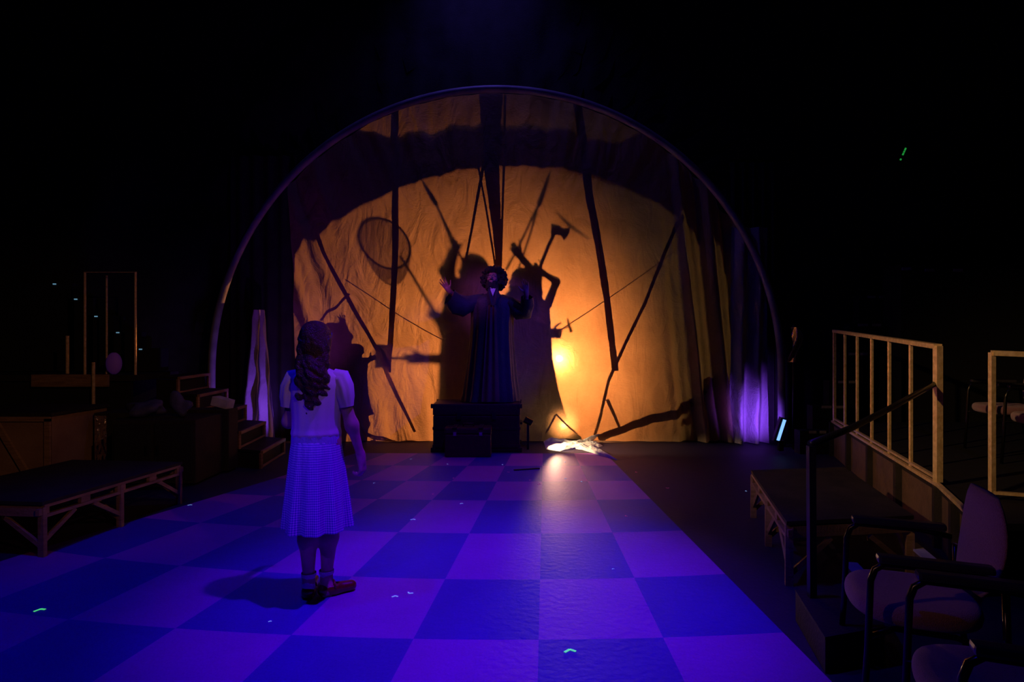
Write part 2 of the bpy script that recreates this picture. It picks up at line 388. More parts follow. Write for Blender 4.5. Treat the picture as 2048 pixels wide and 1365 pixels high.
def head_prims(pr, c, fwd, up, s=1.0):
    fwd = V(fwd).normalized(); up = V(up); up = (up - fwd * up.dot(fwd)).normalized(); rt = fwd.cross(up).normalized(); c = V(c)
    M = np.array([[rt[i], fwd[i], up[i]] for i in range(3)])
    def at(x, y, z): return c + (rt * x + fwd * y + up * z) * s
    E = lambda x, y, z, r, k=.02: pr.append(('e', at(x, y, z), [q * s for q in r], M, k))
    E(0, -.012, .03, (.075, .094, .088), .02); E(0, .028, -.045, (.054, .062, .068), .04)
    E(0, .075, -.085, (.022, .018, .02), .03)
    pr.append(('c', at(0, .09, .02), at(0, .112, -.022), .009 * s, .0135 * s, .015)); 
    for q in (-1, 1):
        pr.append(('c', at(q * .01, .1, -.026), at(q * .013, .1, -.026), .009 * s, .009 * s, .006))
        pr.append(('s', at(q * .031, .108, .012), [.02 * s, .02 * s, .013 * s], M, .012))
        E(q * .031, .080, .012, (.014, .013, .012), .003)
        E(q * .046, .062, -.015, (.02, .02, .016), .02)
        pr.append(('c', at(q * .014, .099, .034), at(q * .044, .088, .032), .006 * s, .005 * s, .012))
        E(q * .077, -.004, -.005, (.010, .019, .032), .006)
    pr.append(('c', at(-.018, .096, -.052), at(.018, .096, -.052), .007 * s, .007 * s, .008))
    pr.append(('c', at(-.016, .094, -.064), at(.016, .094, -.064), .008 * s, .008 * s, .006))
    return at, M

# ================================================================== THE SETTING
st = lambda o: tag(o, kind='structure')
# floor: one painted surface of light and dark squares, narrowing upstage
rowsD = [-2.0, .2, 1.0, 1.65, 2.3, 3.01, 3.77, 4.67, 5.64, 6.4, 7.2, 8.0]
def colX(i, D): return .134 + .63 * i + (D - 3.01) / 3.39 * (.189 - .145 * i)
def bow(X, D): return D + .05 * X * X * max(0, 1 - abs(D - 4) / 4.5)
b = MB(); slots = []; i0, i1 = -6, 2
for r in range(len(rowsD) - 1):
    for i in range(i0, i1):
        sub = 4
        for s_ in range(sub):
            xa = i + s_ / sub; xb = i + (s_ + 1) / sub
            A, B = rowsD[r], rowsD[r + 1]
            vs = [(colX(xa, A), bow(colX(xa, A), A), 0), (colX(xb, A), bow(colX(xb, A), A), 0), (colX(xb, B), bow(colX(xb, B), B), 0), (colX(xa, B), bow(colX(xa, B), B), 0)]
            b.add(vs, [(0, 1, 2, 3)]); slots.append(1 if (i + r) % 2 == 0 else 0)
def edge(i, k): D = rowsD[k]; X = colX(i, D); return (X, bow(X, D), 0)
for r in range(len(rowsD) - 1):
    a, c = edge(i0, r), edge(i0, r + 1); b.add([(-9, a[1], 0), a, c, (-9, c[1], 0)], [(0, 1, 2, 3)]); slots.append(2)
    a, c = edge(i1, r), edge(i1, r + 1); b.add([a, (9, a[1], 0), (9, c[1], 0), c], [(0, 1, 2, 3)]); slots.append(2)
k = len(rowsD) - 1
top = [(-9, edge(i0, k)[1], 0)] + [(colX(i0 + q / 4, rowsD[k]), bow(colX(i0 + q / 4, rowsD[k]), rowsD[k]), 0) for q in range((i1 - i0) * 4 + 1)] + [(9, edge(i1, k)[1], 0)]
b.add(top + [(9, 14, 0), (-9, 14, 0)], [tuple(range(len(top) + 2))]); slots.append(2)
me = bpy.data.meshes.new('floor'); me.from_pydata(b.v, [], b.f)
for m_ in (tile_light, tile_dark, floor_black): me.materials.append(m_)
me.polygons.foreach_set('material_index', slots)
for p_ in me.polygons: 
    if p_.normal.z < 0: p_.flip()
fl = bpy.data.objects.new('floor', me); col.objects.link(fl); st(fl)
wallm = mat('wall_black', (.012, .012, .016), .9, noise_s=3, c2=(.02, .02, .026), bump=.2)
st(MB().box((-9.2, -2, 0), (-9, 14.2, 8.4)).build('wall_left', wallm))
st(MB().box((9, -2, 0), (9.2, 14.2, 8.4)).build('wall_right', wallm))
st(MB().box((-9, 14, 0), (9, 14.2, 8.4)).build('wall_back', wallm))
st(MB().box((-9.2, -2, 8.4), (9.2, 14.2, 8.6)).build('ceiling', wallm))

# black masking drape with an arched opening round the backdrop
HX, HZ, HR = P(993, 748, 8.55).x, P(993, 748, 8.55).z, 570 * 8.55 / FPX
def arch_drape():
    b = MB(); n = 96
    inner = []; outer = []
    pr = [(HX - HR * .99, 0)] + [(HX - HR * .99 * math.cos(math.pi * k / n), HZ + HR * .99 * math.sin(math.pi * k / n)) for k in range(n + 1)] + [(HX + HR * .99, 0)]
    for (x, z) in pr:
        dx, dz = x - HX, z - HZ
        if z <= 0.01: o = (-8.9 if dx < 0 else 8.9, 0)
        else:
            s1 = (8.9 - HX) / dx if dx > 0 else ((-8.9 - HX) / dx if dx < 0 else 1e9); s2 = (8.35 - HZ) / dz if dz > 0 else 1e9; s_ = min(s1, s2); o = (HX + dx * s_, HZ + dz * s_)
        inner.append((x, z)); outer.append(o)
    m = 14; vs = []
    for q in range(m + 1):
        for (a, c) in zip(inner, outer):
            x = a[0] + (c[0] - a[0]) * q / m; z = a[1] + (c[1] - a[1]) * q / m
            vs.append((x, 9.16 + .05 * math.sin(x * 14) + .03 * math.sin(x * 31 + 1), z))
    L_ = len(inner); fs = [(q * L_ + i, q * L_ + i + 1, (q + 1) * L_ + i + 1, (q + 1) * L_ + i) for q in range(m) for i in range(L_ - 1)]
    b.add(vs, fs); return b
o = arch_drape().build('masking_drape', black_drape, smooth=True)
tag(o, 'black stage drape filling the space around the round arch', 'drape')

# hoop of the arch
def hoop_pt(a, r=HR, y=8.55): return V((HX - r * math.cos(a), y, HZ + r * math.sin(a)))
pts = [V((HX - HR, 8.55, .0)), V((HX - HR, 8.55, .5))] + [hoop_pt(math.pi * k / 80) for k in range(81)] + [V((HX + HR, 8.55, .5)), V((HX + HR, 8.55, .0))]
hp = MB().tube(pts, .052, 12).build('arch_hoop', hoop_mat, smooth=True)
tag(hp, 'tall pale tubular hoop arching over the amber backdrop, edge lit blue', 'arch')

# ================================================================== BACKDROP
def hem_z(px):
    z = .012
    if 1088 < px < 1245:
        t = (px - 1088) / 157; z += .04 * math.sin(math.pi * min(1, t * 2.1)) ** .8 * (t < .476) + .0 * t
        if t >= .30: z = max(z, .012 + .03 * max(0, 1 - (t - .3) / .7))
    return z
def top_py(px): return 748 - math.sqrt(max(0, 561 ** 2 - (px - 993) ** 2))
def fold_y(px, py):
    y = .0
    # long vertical pleats on the right, fanning down
    rr = max(0, min(1, (px - 1320) / 90)); fan = (px - 1330) + (py - 500) * -.10
    y += rr * (.10 * math.sin(fan / 8.5) + .05 * math.sin(fan / 3.9 + 1))
    ll = max(0, min(1, (700 - px) / 110)); fan = (px - 600) - (py - 420) * .33
    y += ll * (.04 * math.sin(fan / 12) + .015 * math.sin(fan / 5.3))
    tp = max(0, min(1, (420 - py) / 160)); fan = math.atan2(px - 1000, 900 - py) * 60
    y += tp * (.014 * math.sin(fan * .9) + .006 * math.sin(fan * 2.3))
    # diagonal pulls and soft wrinkles
    y += .010 * math.sin((px * .8 + py * .55) / 34) * max(0, min(1, (900 - px) / 160))
    lo = max(0, min(1, (py - 720) / 150)); y += lo * (.02 * math.sin(px / 17 + py / 60) + .014 * math.sin(px / 7.3 - py / 40))
    n_ = noise.noise(V((px / 90, py / 90, 3.1))) * .022 + noise.noise(V((px / 35, py / 50, 8.2))) * .007
    return y + n_
def cloth_pt(px, py, off=0):
    p = P(px, py, YC); return V((p.x, YC + off + fold_y(px, py), p.z))
XL, XR = 577.0, 1470.0
def bfn(u, v):
    px = XL + (XR - XL) * u + (22 * v * (1 - u) ** 6)
    ty = top_py(XL + (XR - XL) * u); by = CY + (CH - hem_z(px)) * FPX / YC
    return cloth_pt(px, ty + (by - ty) * v)
bd = empty('backdrop', (0, YC, 0), 'huge crumpled muslin backdrop glowing amber from behind inside the arch', 'backdrop')
grid_mesh(360, 260, bfn).build('cloth', back_cloth, bd, smooth=True)
def strip(pl, wd, off=.035, m=seam_cloth, nm='seam'):
    # a sewn band following the cloth through picture-plane way points
    P_ = []
    for (a, c) in zip(pl[:-1], pl[1:]):
        n = max(2, int(math.hypot(c[0] - a[0], c[1] - a[1]) / 12))
        for k in range(n): P_.append((a[0] + (c[0] - a[0]) * k / n, a[1] + (c[1] - a[1]) * k / n))
    P_.append(pl[-1]); b = MB(); vs = []
    for i, (x, y) in enumerate(P_):
        x0, y0 = P_[max(0, i - 1)]; x1, y1 = P_[min(len(P_) - 1, i + 1)]; dx, dy = x1 - x0, y1 - y0; l = math.hypot(dx, dy) or 1
        t = i / (len(P_) - 1); w_ = (wd[0] + (wd[1] - wd[0]) * t) / 2 * (1 + .15 * noise.noise(V((x / 20, y / 20, 1))))
        nx, ny = -dy / l * w_, dx / l * w_
        for s_ in (-1, 1):
            for o_ in (0, .008): vs.append(cloth_pt(x + nx * s_, y + ny * s_, off + o_))
    fs = []
    for i in range(len(P_) - 1):
        a = i * 4; c = a + 4
        fs += [(a, a + 2, c + 2, c), (a + 1, c + 1, c + 3, a + 3), (a, c, c + 1, a + 1), (a + 2, a + 3, c + 3, c + 2)]
    fs += [(0, 1, 3, 2), (len(vs) - 4, len(vs) - 2, len(vs) - 1, len(vs) - 3)]
    b.add(vs, fs); return b.build(nm, m, bd, smooth=False)
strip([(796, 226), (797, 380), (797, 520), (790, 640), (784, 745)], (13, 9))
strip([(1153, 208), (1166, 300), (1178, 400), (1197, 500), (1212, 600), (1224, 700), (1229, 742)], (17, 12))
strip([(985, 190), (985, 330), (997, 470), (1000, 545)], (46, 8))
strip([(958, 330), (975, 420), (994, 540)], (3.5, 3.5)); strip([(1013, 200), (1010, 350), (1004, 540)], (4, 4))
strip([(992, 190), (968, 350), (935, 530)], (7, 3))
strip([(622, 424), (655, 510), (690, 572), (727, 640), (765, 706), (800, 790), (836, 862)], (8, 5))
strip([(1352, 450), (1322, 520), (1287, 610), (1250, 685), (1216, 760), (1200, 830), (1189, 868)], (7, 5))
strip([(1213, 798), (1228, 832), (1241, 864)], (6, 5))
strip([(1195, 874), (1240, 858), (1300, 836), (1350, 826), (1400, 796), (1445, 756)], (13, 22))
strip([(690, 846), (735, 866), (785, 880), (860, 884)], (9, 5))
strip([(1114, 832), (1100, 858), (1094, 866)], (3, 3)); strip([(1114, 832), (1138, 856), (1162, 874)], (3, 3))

def rope(a, c, r, label, ta=.93, tb=.93, nm='rigging_rope'):
    p0, p1 = S(*a, ta), S(*c, tb); pts = [p0.lerp(p1, k / 12) + V((0, 0, -.03 * math.sin(math.pi * k / 12))) for k in range(13)]
    o = MB().tube(pts, r, 6).build(nm, black_drape, smooth=True); tag(o, label, 'rope', 'ropes strung behind the backdrop')
rope((692, 560), (886, 681), .006, 'thin dark cord slanting down to the left of the robed silhouettes')
rope((1108, 668), (1352, 500), .006, 'thin dark cord slanting up across the right half of the backdrop')

# arched black border hung behind the cloth, throws the broad curved band
def border_arch():
    t = .62; inner = []; outer = []
    for k in range(49):
        a = math.radians(-52 + 104 * k / 48)
        inner.append(S(1030 + 620 * math.sin(a), 952 - 620 * math.cos(a), t)); ro = 735 + 190 * max(0, min(1, (abs(math.degrees(a)) - 17) / 13)) ** 1.3; outer.append(S(1006 + ro * math.sin(a), 992 - ro * math.cos(a), t))
    y0 = inner[0].y
    L_ = len(inner); vs = [];
    for dy in (0, .03):
        for q in inner: vs.append(q + V((0, dy, 0)))
        for q in outer: vs.append(q + V((0, dy, 0)))
    fs = []
    n = 2 * L_
    for i in range(L_ - 1):
        fs += [(i, i + 1, L_ + i + 1, L_ + i), (n + i, n + L_ + i, n + L_ + i + 1, n + i + 1), (i, n + i, n + i + 1, i + 1), (L_ + i, L_ + i + 1, n + L_ + i + 1, n + L_ + i)]
    fs += [(0, L_, n + L_, n), (L_ - 1, n + L_ - 1, n + 2 * L_ - 1, 2 * L_ - 1)]
    e = empty('arched_border', (0, y0, 0), 'black arched scenery border behind the backdrop, its shadow a wide dark curve', 'scenery')
    MB().add(vs, fs).build('arch_panel', blackwood, e)
    for a, c in ((inner[0], outer[0]), (inner[-1], outer[-1])):
        lo, hi = min(a.x, c.x), max(a.x, c.x)
        MB().box((lo, y0, 0), (hi, y0 + .03, max(a.z, c.z))).build('upright', blackwood, e)
border_arch()

# lantern behind the cloth
e = empty('stage_lantern', (LAMP.x, LAMP.y + .18, 0), 'stage lantern on a stand glaring through the backdrop right of the robed figures', 'lamp')
MB().tube([(LAMP.x, LAMP.y + .06, LAMP.z), (LAMP.x, LAMP.y + .34, LAMP.z)], [.075, .085], 20).build('housing', dark_metal, e, smooth=False)
MB().tube([(LAMP.x, LAMP.y + .052, LAMP.z), (LAMP.x, LAMP.y + .06, LAMP.z)], .06, 20).build('lens', lamp_face, e)
MB().tube([(LAMP.x, LAMP.y + .2, .05), (LAMP.x, LAMP.y + .2, LAMP.z - .08)], .018, 10).build('stand', dark_metal, e)
for a in (0, 2.1, 4.2):
    MB().tube([(LAMP.x, LAMP.y + .2, .4), (LAMP.x + .4 * math.cos(a), LAMP.y + .2 + .4 * math.sin(a), .012)], .012, 8).build('leg', dark_metal, e)

# bunched white cloth on the floor where the hem is lifted
def heap():
    out = [(1087, 884), (1092, 900), (1120, 904), (1150, 899), (1165, 901), (1200, 912), (1236, 922), (1212, 906), (1190, 899), (1206, 893), (1196, 886), (1184, 884), (1200, 869), (1172, 880), (1150, 886), (1120, 881), (1098, 877)]
    def hp(x, y):
        d = min(CH * FPX / (y - CY), 8.70); p = P(x, y, d); return V((p.x, p.y, max(.004, p.z)))
    pts = []
    for (x0, y0), (x1, y1) in zip(out, out[1:] + out[:1]):
        for f in (0, .34, .67): pts.append(hp(x0 + (x1 - x0) * f, y0 + (y1 - y0) * f))
    c = hp(1146, 891); b = MB(); vs = []; R_ = 9
    for q in range(R_ + 1):
        f = 1 - q / R_
        for k, p in enumerate(pts):
            v = c.lerp(p, f); h = .05 * math.sqrt(max(0, 1 - f * f)) * (.8 + .9 * noise.noise(v * 14))
            vs.append(V((v.x, v.y - h * .6, v.z + h)))
    n = len(pts); fs = [(q * n + k, q * n + (k + 1) % n, (q + 1) * n + (k + 1) % n, (q + 1) * n + k) for q in range(R_) for k in range(n)]
    return b.add(vs, fs)
tag(heap().build('bunched_cloth', heap_cloth, smooth=True), 'white cloth bunched on the floor, brilliantly lit at the backdrop hem', 'cloth')
spot('floor_lantern_light', (.80, 9.22, .20), (.74, 8.2, .35), (1.0, .42, .14), 22, 80, .9, .04)
spot('heap_fill_light', (.29, 8.30, .36), (.82, 8.32, .03), (1.0, .68, .36), 130, 58, .5, .02)  # added lamp, whitens the bunched cloth from the trunk side
spot('floor_beam_fill', (.60, 8.74, .24), (.74, 5.4, .0), (1.0, .50, .30), 100, 25, .8, .03)  # added lamp with no fixture, lays the beam across the floor
e = empty('added_floor_spotlight', (.22, 8.30, 0), 'small black floor spotlight added to light the cloth heap, by the right end of the trunk', 'lamp')  # made-up fixture for the lamp that lights the cloth heap
MB().tube([(.275, 8.30, .367), (.175, 8.30, .42)], [.045, .05], 14).build('housing', dark_metal, e)
MB().bar((.22, 8.30, .0), (.22, 8.30, .35), .03, .03, V((0, 1, 0))).build('foot', dark_metal, e)
e = empty('floor_lantern', (.81, 9.35, 0), 'small floor lantern shining under the lifted hem of the backdrop', 'lamp')
MB().tube([(.802, 9.25, .20), (.82, 9.42, .21)], [.07, .08], 16).build('housing', dark_metal, e)
MB().tube([(.8015, 9.244, .20), (.802, 9.25, .20)], .055, 16).build('lens', lamp_face_low, e)
MB().bar((.70, 9.34, .09), (.92, 9.34, .09), .04, .17).build('bracket', dark_metal, e)

for (xa, xb, zt_, lb) in ((-4.25, -3.24, 4.3, 'black drape added to block lantern spill just left of the glowing backdrop'), (3.24, 3.95, 4.2, 'black drape added to block lantern spill just right of the glowing backdrop')):
    o = grid_mesh(60, 12, lambda u_, v_: V((xa + (xb - xa) * u_, 9.06 + .03 * math.sin(u_ * 30), zt_ * v_))).build('masking_drape', black_drape, smooth=True); tag(o, lb, 'drape')  # drapes added to stop the lantern spilling past the cloth edges

# ================================================================== SIDE DRAPES AND UPLIGHTS
def drape(px0, px1, pyt, pyb, d, nm, label, n, amp, taper=0, seed=0):
    d += .14
    def fn(u, v):
        c = (px0 + px1) / 2; hw = (px1 - px0) / 2 * (1 - taper * (1 - v)); px = c + (u * 2 - 1) * hw; py = pyt + (pyb - pyt) * v
        p = P(px, py, d); z = max(p.z, .01)
        return V((p.x, d + amp * math.sin(u * n * 2 * math.pi + seed + v * 1.5) * (.35 + .65 * v) + .05 * noise.noise(V((u * 4, v * 7, seed))), z))
    o = grid_mesh(90, 140, fn).build(nm, side_cloth, smooth=True); return tag(o, label, 'curtain')
drape(1464, 1536, 455, 895, 8.62, 'side_curtain', 'pale curtain strip right of the backdrop, violet lit at its foot', 2.2, .10, 0, .6)
drape(478, 556, 620, 893, 8.62, 'side_curtain', 'pale curtain behind the wooden steps, violet lit at its foot', 2.2, .07, .7, 2.0)
def uplight(px, py, d, tgt, label, watt, body_h=.1, show=True):
    p = P(px, py, d); e = empty('led_uplight', (p.x, p.y, 0), label, 'lamp')
    tg = V(tgt); dr = (tg - p).normalized()
    MB().bar((p.x, p.y + .03, .03), (p.x, p.y + .03, p.z - .14), .06, .06).build('foot', dark_metal, e)
    ax = V((.04, -.01, .14))
    side = V((0, -1, 0)).cross(ax).normalized()
    MB().frame_box(p + V((0, .045, 0)), ax * 1.15, side * .05, V((0, .035, 0))).build('housing', dark_metal, e)
    MB().frame_box(p + V((0, .004, 0)), ax, side * .02, V((0, .004, 0))).build('lens', led_face, e)
    spot('uplight_spot', p + V((-.13, .08, .0)), tgt, (.27, .07, 1.0), watt, 80, 1, .03)
uplight(1563, 861, 8.0, P(1512, 830, 8.7), 'slim blue led uplight glowing beside the right curtain', 60)
uplight(608, 866, 8.2, P(530, 800, 8.76), 'led uplight on the floor at the foot of the left curtain', 40)
spot('left_curtain_spot_light', (-2.9, 7.6, .25), P(625, 600, 8.9), (.45, .06, 1), 45, 60, 1, .04)

# ================================================================== TRUNK, CASE
def trunk(x0, x1, y0, y1, h, lid, m, e, bv):
    MB().box((x0, y0, .0), (x1, y1, h - lid)).build('body', m, e, bevel=bv)
    MB().box((x0 - .004, y0 - .004, h - lid + .004), (x1 + .004, y1 + .004, h)).build('lid', m, e, bevel=bv)
fx0, fx1 = P(866, 900, 8.1).x, P(1040, 900, 8.1).x
e = empty('trunk', ((fx0 + fx1) / 2, 8.42, 0), 'large dark travelling trunk the robed performer stands on', 'trunk')
trunk(fx0, fx1, 8.1, 8.74, .65, .16, trunk_leather, e, .015)
for x in (fx0, fx1):
    for y in (8.1, 8.74):
        for z in (.03, .62): MB().box((x - .03, y - .012, z - .03), (x + .03, y + .012, z + .03)).build('corner_cap', latch_metal if 0 else trunk_leather, e, bevel=.006)
for f in (.3, .7):
    x = fx0 + (fx1 - fx0) * f
    MB().box((x - .03, 8.075, .44), (x + .03, 8.1, .54)).build('latch', dark_metal, e, bevel=.005)
MB().bar((fx1 + .02, 8.42 - .13, .36), (fx1 + .02, 8.42 + .13, .36), .03, .03).build('handle', dark_metal, e, bevel=.006)
for z in (.06, .30): MB().box((fx0 - .006, 8.09, z), (fx1 + .006, 8.1, z + .04)).build('batten', trunk_leather, e, bevel=.003)
cx0, cx1 = P(889, 900, 7.72).x, P(982, 900, 7.72).x
e = empty('suitcase', ((cx0 + cx1) / 2, 7.86, 0), 'small dark red suitcase on the floor in front of the large trunk', 'suitcase')
trunk(cx0, cx1, 7.72, 8.0, .38, .08, case_leather, e, .02)
for f in (.22, .78):
    x = cx0 + (cx1 - cx0) * f
    MB().box((x - .022, 7.706, .28), (x + .022, 7.72, .33)).build('clasp', latch_metal, e, bevel=.004)
    MB().box((x - .03, 7.70, .378), (x + .03, 7.99, .392)).build('strap', case_leather, e, bevel=.003)
MB().tube([((cx0 + cx1) / 2 - .07, 7.85, .385), ((cx0 + cx1) / 2 - .06, 7.85, .42), ((cx0 + cx1) / 2 + .06, 7.85, .42), ((cx0 + cx1) / 2 + .07, 7.85, .385)], .01, 8).build('handle', case_leather, e, smooth=True)

# ================================================================== PERFORMER
PD = 8.42
def q(px, py, dd=0): 
    s_ = PD / FPX; return V(((px - CX) * s_, PD + dd, CH - (py - CY) * s_))
pe = empty('person', (q(983, 804).x, PD, .65), 'performer in long dark robe with arms spread, standing on the trunk, curly hair and beard', 'person')
pr = []
C = lambda a, c, ra, rb, k=.04: pr.append(('c', V(a), V(c), ra, rb, k))
neck = q(985, 590); hd = q(987, 560, -.02)
C(q(984, 690), q(984, 650), .15, .14, .06); C(q(984, 650), q(984, 612), .15, .15, .08)
C(q(958, 603), q(1014, 603), .075, .075, .08); C(neck, q(986, 574, -.01), .062, .055, .04)
fw = V((-.25, -.93, .28))
at, HM = head_prims(pr, hd, fw, (0, 0, 1), 1.08)
for (hx, kx, fx) in ((972, 969, 966), (996, 1000, 1002)):
    C(q(hx, 695), q(kx, 748, -.03), .095, .062); C(q(kx, 748, -.03), q(fx, 795, 0), .06, .04)
    C(q(fx, 797, 0), q(fx, 799.5, -.19), .036, .03, .03)
wl = q(901, 584, -.22); el = q(924, 604, -.1)
C(q(956, 603), el, .062, .047); C(el, wl, .045, .03)
hand(pr, wl, (-.55, -.12, .85), (.3, -1, .1), (1, 0, .3), 1.12, .12, .16)
wr = q(1052, 590, -.25); er = q(1050, 628, -.08)
C(q(1015, 604), er, .062, .047); C(er, wr, .045, .03)
hand(pr, wr, (-.12, -.15, 1), (-.3, -1, 0), (-1, 0, .2), 1.12, .2, .08)
sdf_build('body', pr, skin, pe, .0075)
# hair, beard
def curls(c_fn, n, sh, r0, r1, seed, base):
    rnd = random.Random(seed); pr2 = list(base)
    for _ in range(n):
        p = sh(rnd)
        if p is None: continue
        pr2.append(('c', p[0], p[1], rnd.uniform(r0, r1), rnd.uniform(r0, r1), .008))
    return pr2
def afro(rnd):
    a = rnd.uniform(0, 2 * math.pi); z = rnd.uniform(-.75, 1); r = math.sqrt(1 - z * z); d = V((r * math.cos(a), r * math.sin(a), z))
    if d.y > .45 and d.z < .50: return None
    R_ = .158 + rnd.uniform(-.012, .016); c = (0, -.025, .02)
    p = at(c[0] + d.x * R_, c[1] + d.y * R_ * .95, c[2] + d.z * R_ * .98); p2 = at(c[0] + d.x * (R_ - .03) + rnd.uniform(-.02, .02), c[1] + d.y * (R_ - .03), c[2] + d.z * (R_ - .03) + rnd.uniform(-.02, .02))
    return p, p2
base = [('e', at(0, -.05, .045), [.145, .12, .125], HM, .02), ('e', at(0, -.07, -.04), [.135, .08, .1], HM, .02)]
sdf_build('hair', curls(None, 420, afro, .013, .021, 3, base), hair_black, pe, .007, 0)
def brd(rnd):
    a = rnd.uniform(-1.45, 1.45); z = rnd.uniform(-.145, -.055)
    w_ = .07 + (.03 * (1 - abs(z + .09) / .06))
    x = math.sin(a) * .078; y = math.cos(a) * .088 + .008
    if z > -.072 and abs(x) < .03: return None
    p = at(x, y, z); return p, at(x * .8, y * .8, z - .01)
base = [('e', at(0, .05, -.112), [.058, .052, .045], HM, .02)]
base += [('c', at(-.03, .101, -.042), at(.03, .101, -.042), .006, .006, .004)]
sdf_build('beard', curls(None, 160, brd, .010, .015, 5, base), hair_black, pe, .006, 0)
g = MB()
for s_ in (-1, 1):
    c = (s_ * .032, .112, .012)
    g.tube([at(c[0] + .023 * math.cos(a * math.pi / 8), c[1], c[2] + .019 * math.sin(a * math.pi / 8)) for a in range(16)], .0022, 6, True)
    g.tube([at(s_ * .055, .11, .014), at(s_ * .08, .0, .01)], .002, 6)
g.tube([at(-.010, .113, .014), at(.010, .113, .014)], .0022, 6)
g.build('glasses', latch_metal, pe, smooth=True)
# robe
def ring(c, rx, ry): return (c, V((rx, 0, 0)), V((0, ry, 0)))
s_ = PD / FPX
def rfold(t, a): return (t ** 1.3) * (.05 * math.sin(a * 9 + t * 2) + .035 * math.sin(a * 17 + 1)) + .015 * math.sin(a * 5)
rows = [(587, 985, 11, .085), (591, 985, 22, .11), (596, 985, 37, .145), (603, 985, 44, .165), (618, 985, 43, .18), (645, 984, 42, .18), (680, 983, 43, .19), (720, 982, 47, .21), (760, 981, 51, .235), (790, 981, 55, .26), (802, 980, 57, .27)]
rr_ = []
for (a, c) in zip(rows[:-1], rows[1:]):
    for k in range(3):
        f = k / 3; y, x, w_, d_ = [a[i] + (c[i] - a[i]) * f for i in range(4)]; rr_.append(ring(q(x, y, -.0), w_ * s_, d_))
y, x, w_, d_ = rows[-1]; rr_.append(ring(q(x, y), w_ * s_, d_))
MB().loft(rr_, 160, rfold, cap=False).build('robe', robe_mat, pe, smooth=True)
def sleeve(path, parent, nm='sleeve', m=robe_mat, n=40, fold=None):
    # path of (centre, radius across, radius down, drop)
    rings = []; pu = None
    for i, (c, ru, rv, dr) in enumerate(path):
        a = V(path[max(0, i - 1)][0]); b_ = V(path[min(len(path) - 1, i + 1)][0]); t = (b_ - a).normalized()
        if pu is None: u = t.cross(V((0, 0, 1))).normalized()
        else: u = (pu - t * pu.dot(t)).normalized()
        pu = u; v = u.cross(t).normalized()
        rings.append((V(c) + V((0, 0, -dr)), u * ru, v * rv))
    return MB().loft(rings, n, fold or (lambda t, a: .06 * math.sin(a * 6 + t * 9)), cap=False).build(nm, m, parent, smooth=True)
sleeve([(q(968, 600), .09, .09, 0), (q(948, 602, -.03), .095, .11, .03), (q(930, 604, -.08), .09, .14, .07), (q(914, 597, -.15), .085, .15, .09), (q(902, 588, -.21), .075, .115, .055)], pe)
sleeve([(q(1002, 602), .09, .09, 0), (q(1022, 607, -.03), .10, .10, .01), (q(1040, 620, -.07), .10, .12, .03), (q(1052, 622, -.12), .09, .12, .0), (q(1054, 610, -.18), .08, .10, 0), (q(1053, 597, -.23), .07, .085, 0)], pe)
# front opening: shirt V, lapels, brown panel
yf = PD - .205
def fq(px, py, dy=0): p = q(px, py); return V((p.x, yf + dy, p.z))
def frontq(px, py, dy=0):
    # on the surface of the robe front
    for (a, c) in zip(rows[:-1], rows[1:]):
        if a[0] <= py <= c[0]:
            f = (py - a[0]) / (c[0] - a[0]); w_ = a[2] + (c[2] - a[2]) * f; d_ = a[3] + (c[3] - a[3]) * f; xc = a[1] + (c[1] - a[1]) * f
            t = max(-.95, min(.95, (px - xc) / w_)); p = q(px, py); ang = math.acos(t); tt = (py - 587) / 215
            return V((p.x, PD - d_ * math.sqrt(1 - t * t) * (1 + max(0, tt) ** 1.3 * .085 + .02) + dy, p.z))
    p = q(px, py); return V((p.x, PD - .12 + dy, p.z))
def patch(poly, nm, m, dy, th=.006):
    b = MB(); b.prism([frontq(x, y, dy) for x, y in poly], V((0, -th, 0))); return b.build(nm, m, pe)
patch([(981, 577), (992, 577), (987, 594)], 'shirt', white_cloth, -.03)
MB().prism([q(980, 577, -.14), q(993, 577, -.14), q(986.5, 595, -.20)], V((0, -.01, 0))).build('collar', white_cloth, pe)
patch([(977, 580), (981, 577), (987, 594), (989, 614), (984, 612), (974, 592)], 'lapel', robe_mat, -.035)
patch([(996, 580), (993, 577), (987, 594), (985, 614), (991, 612), (1001, 592)], 'lapel', robe_mat, -.037)
def pfn(x0a, x0b, x1a, x1b, ya, yb, dy):
    def fn(u, v):
        y = ya + (yb - ya) * v; xa = x0a + (x0b - x0a) * v; xb = x1a + (x1b - x1a) * v; x = xa + (xb - xa) * u
        return frontq(x, y, dy + .01 * math.sin(u * 14))
    return fn
grid_mesh(16, 40, pfn(976, 965, 993, 1000, 612, 800, -.008)).build('gown_front', robe_panel, pe, smooth=True)

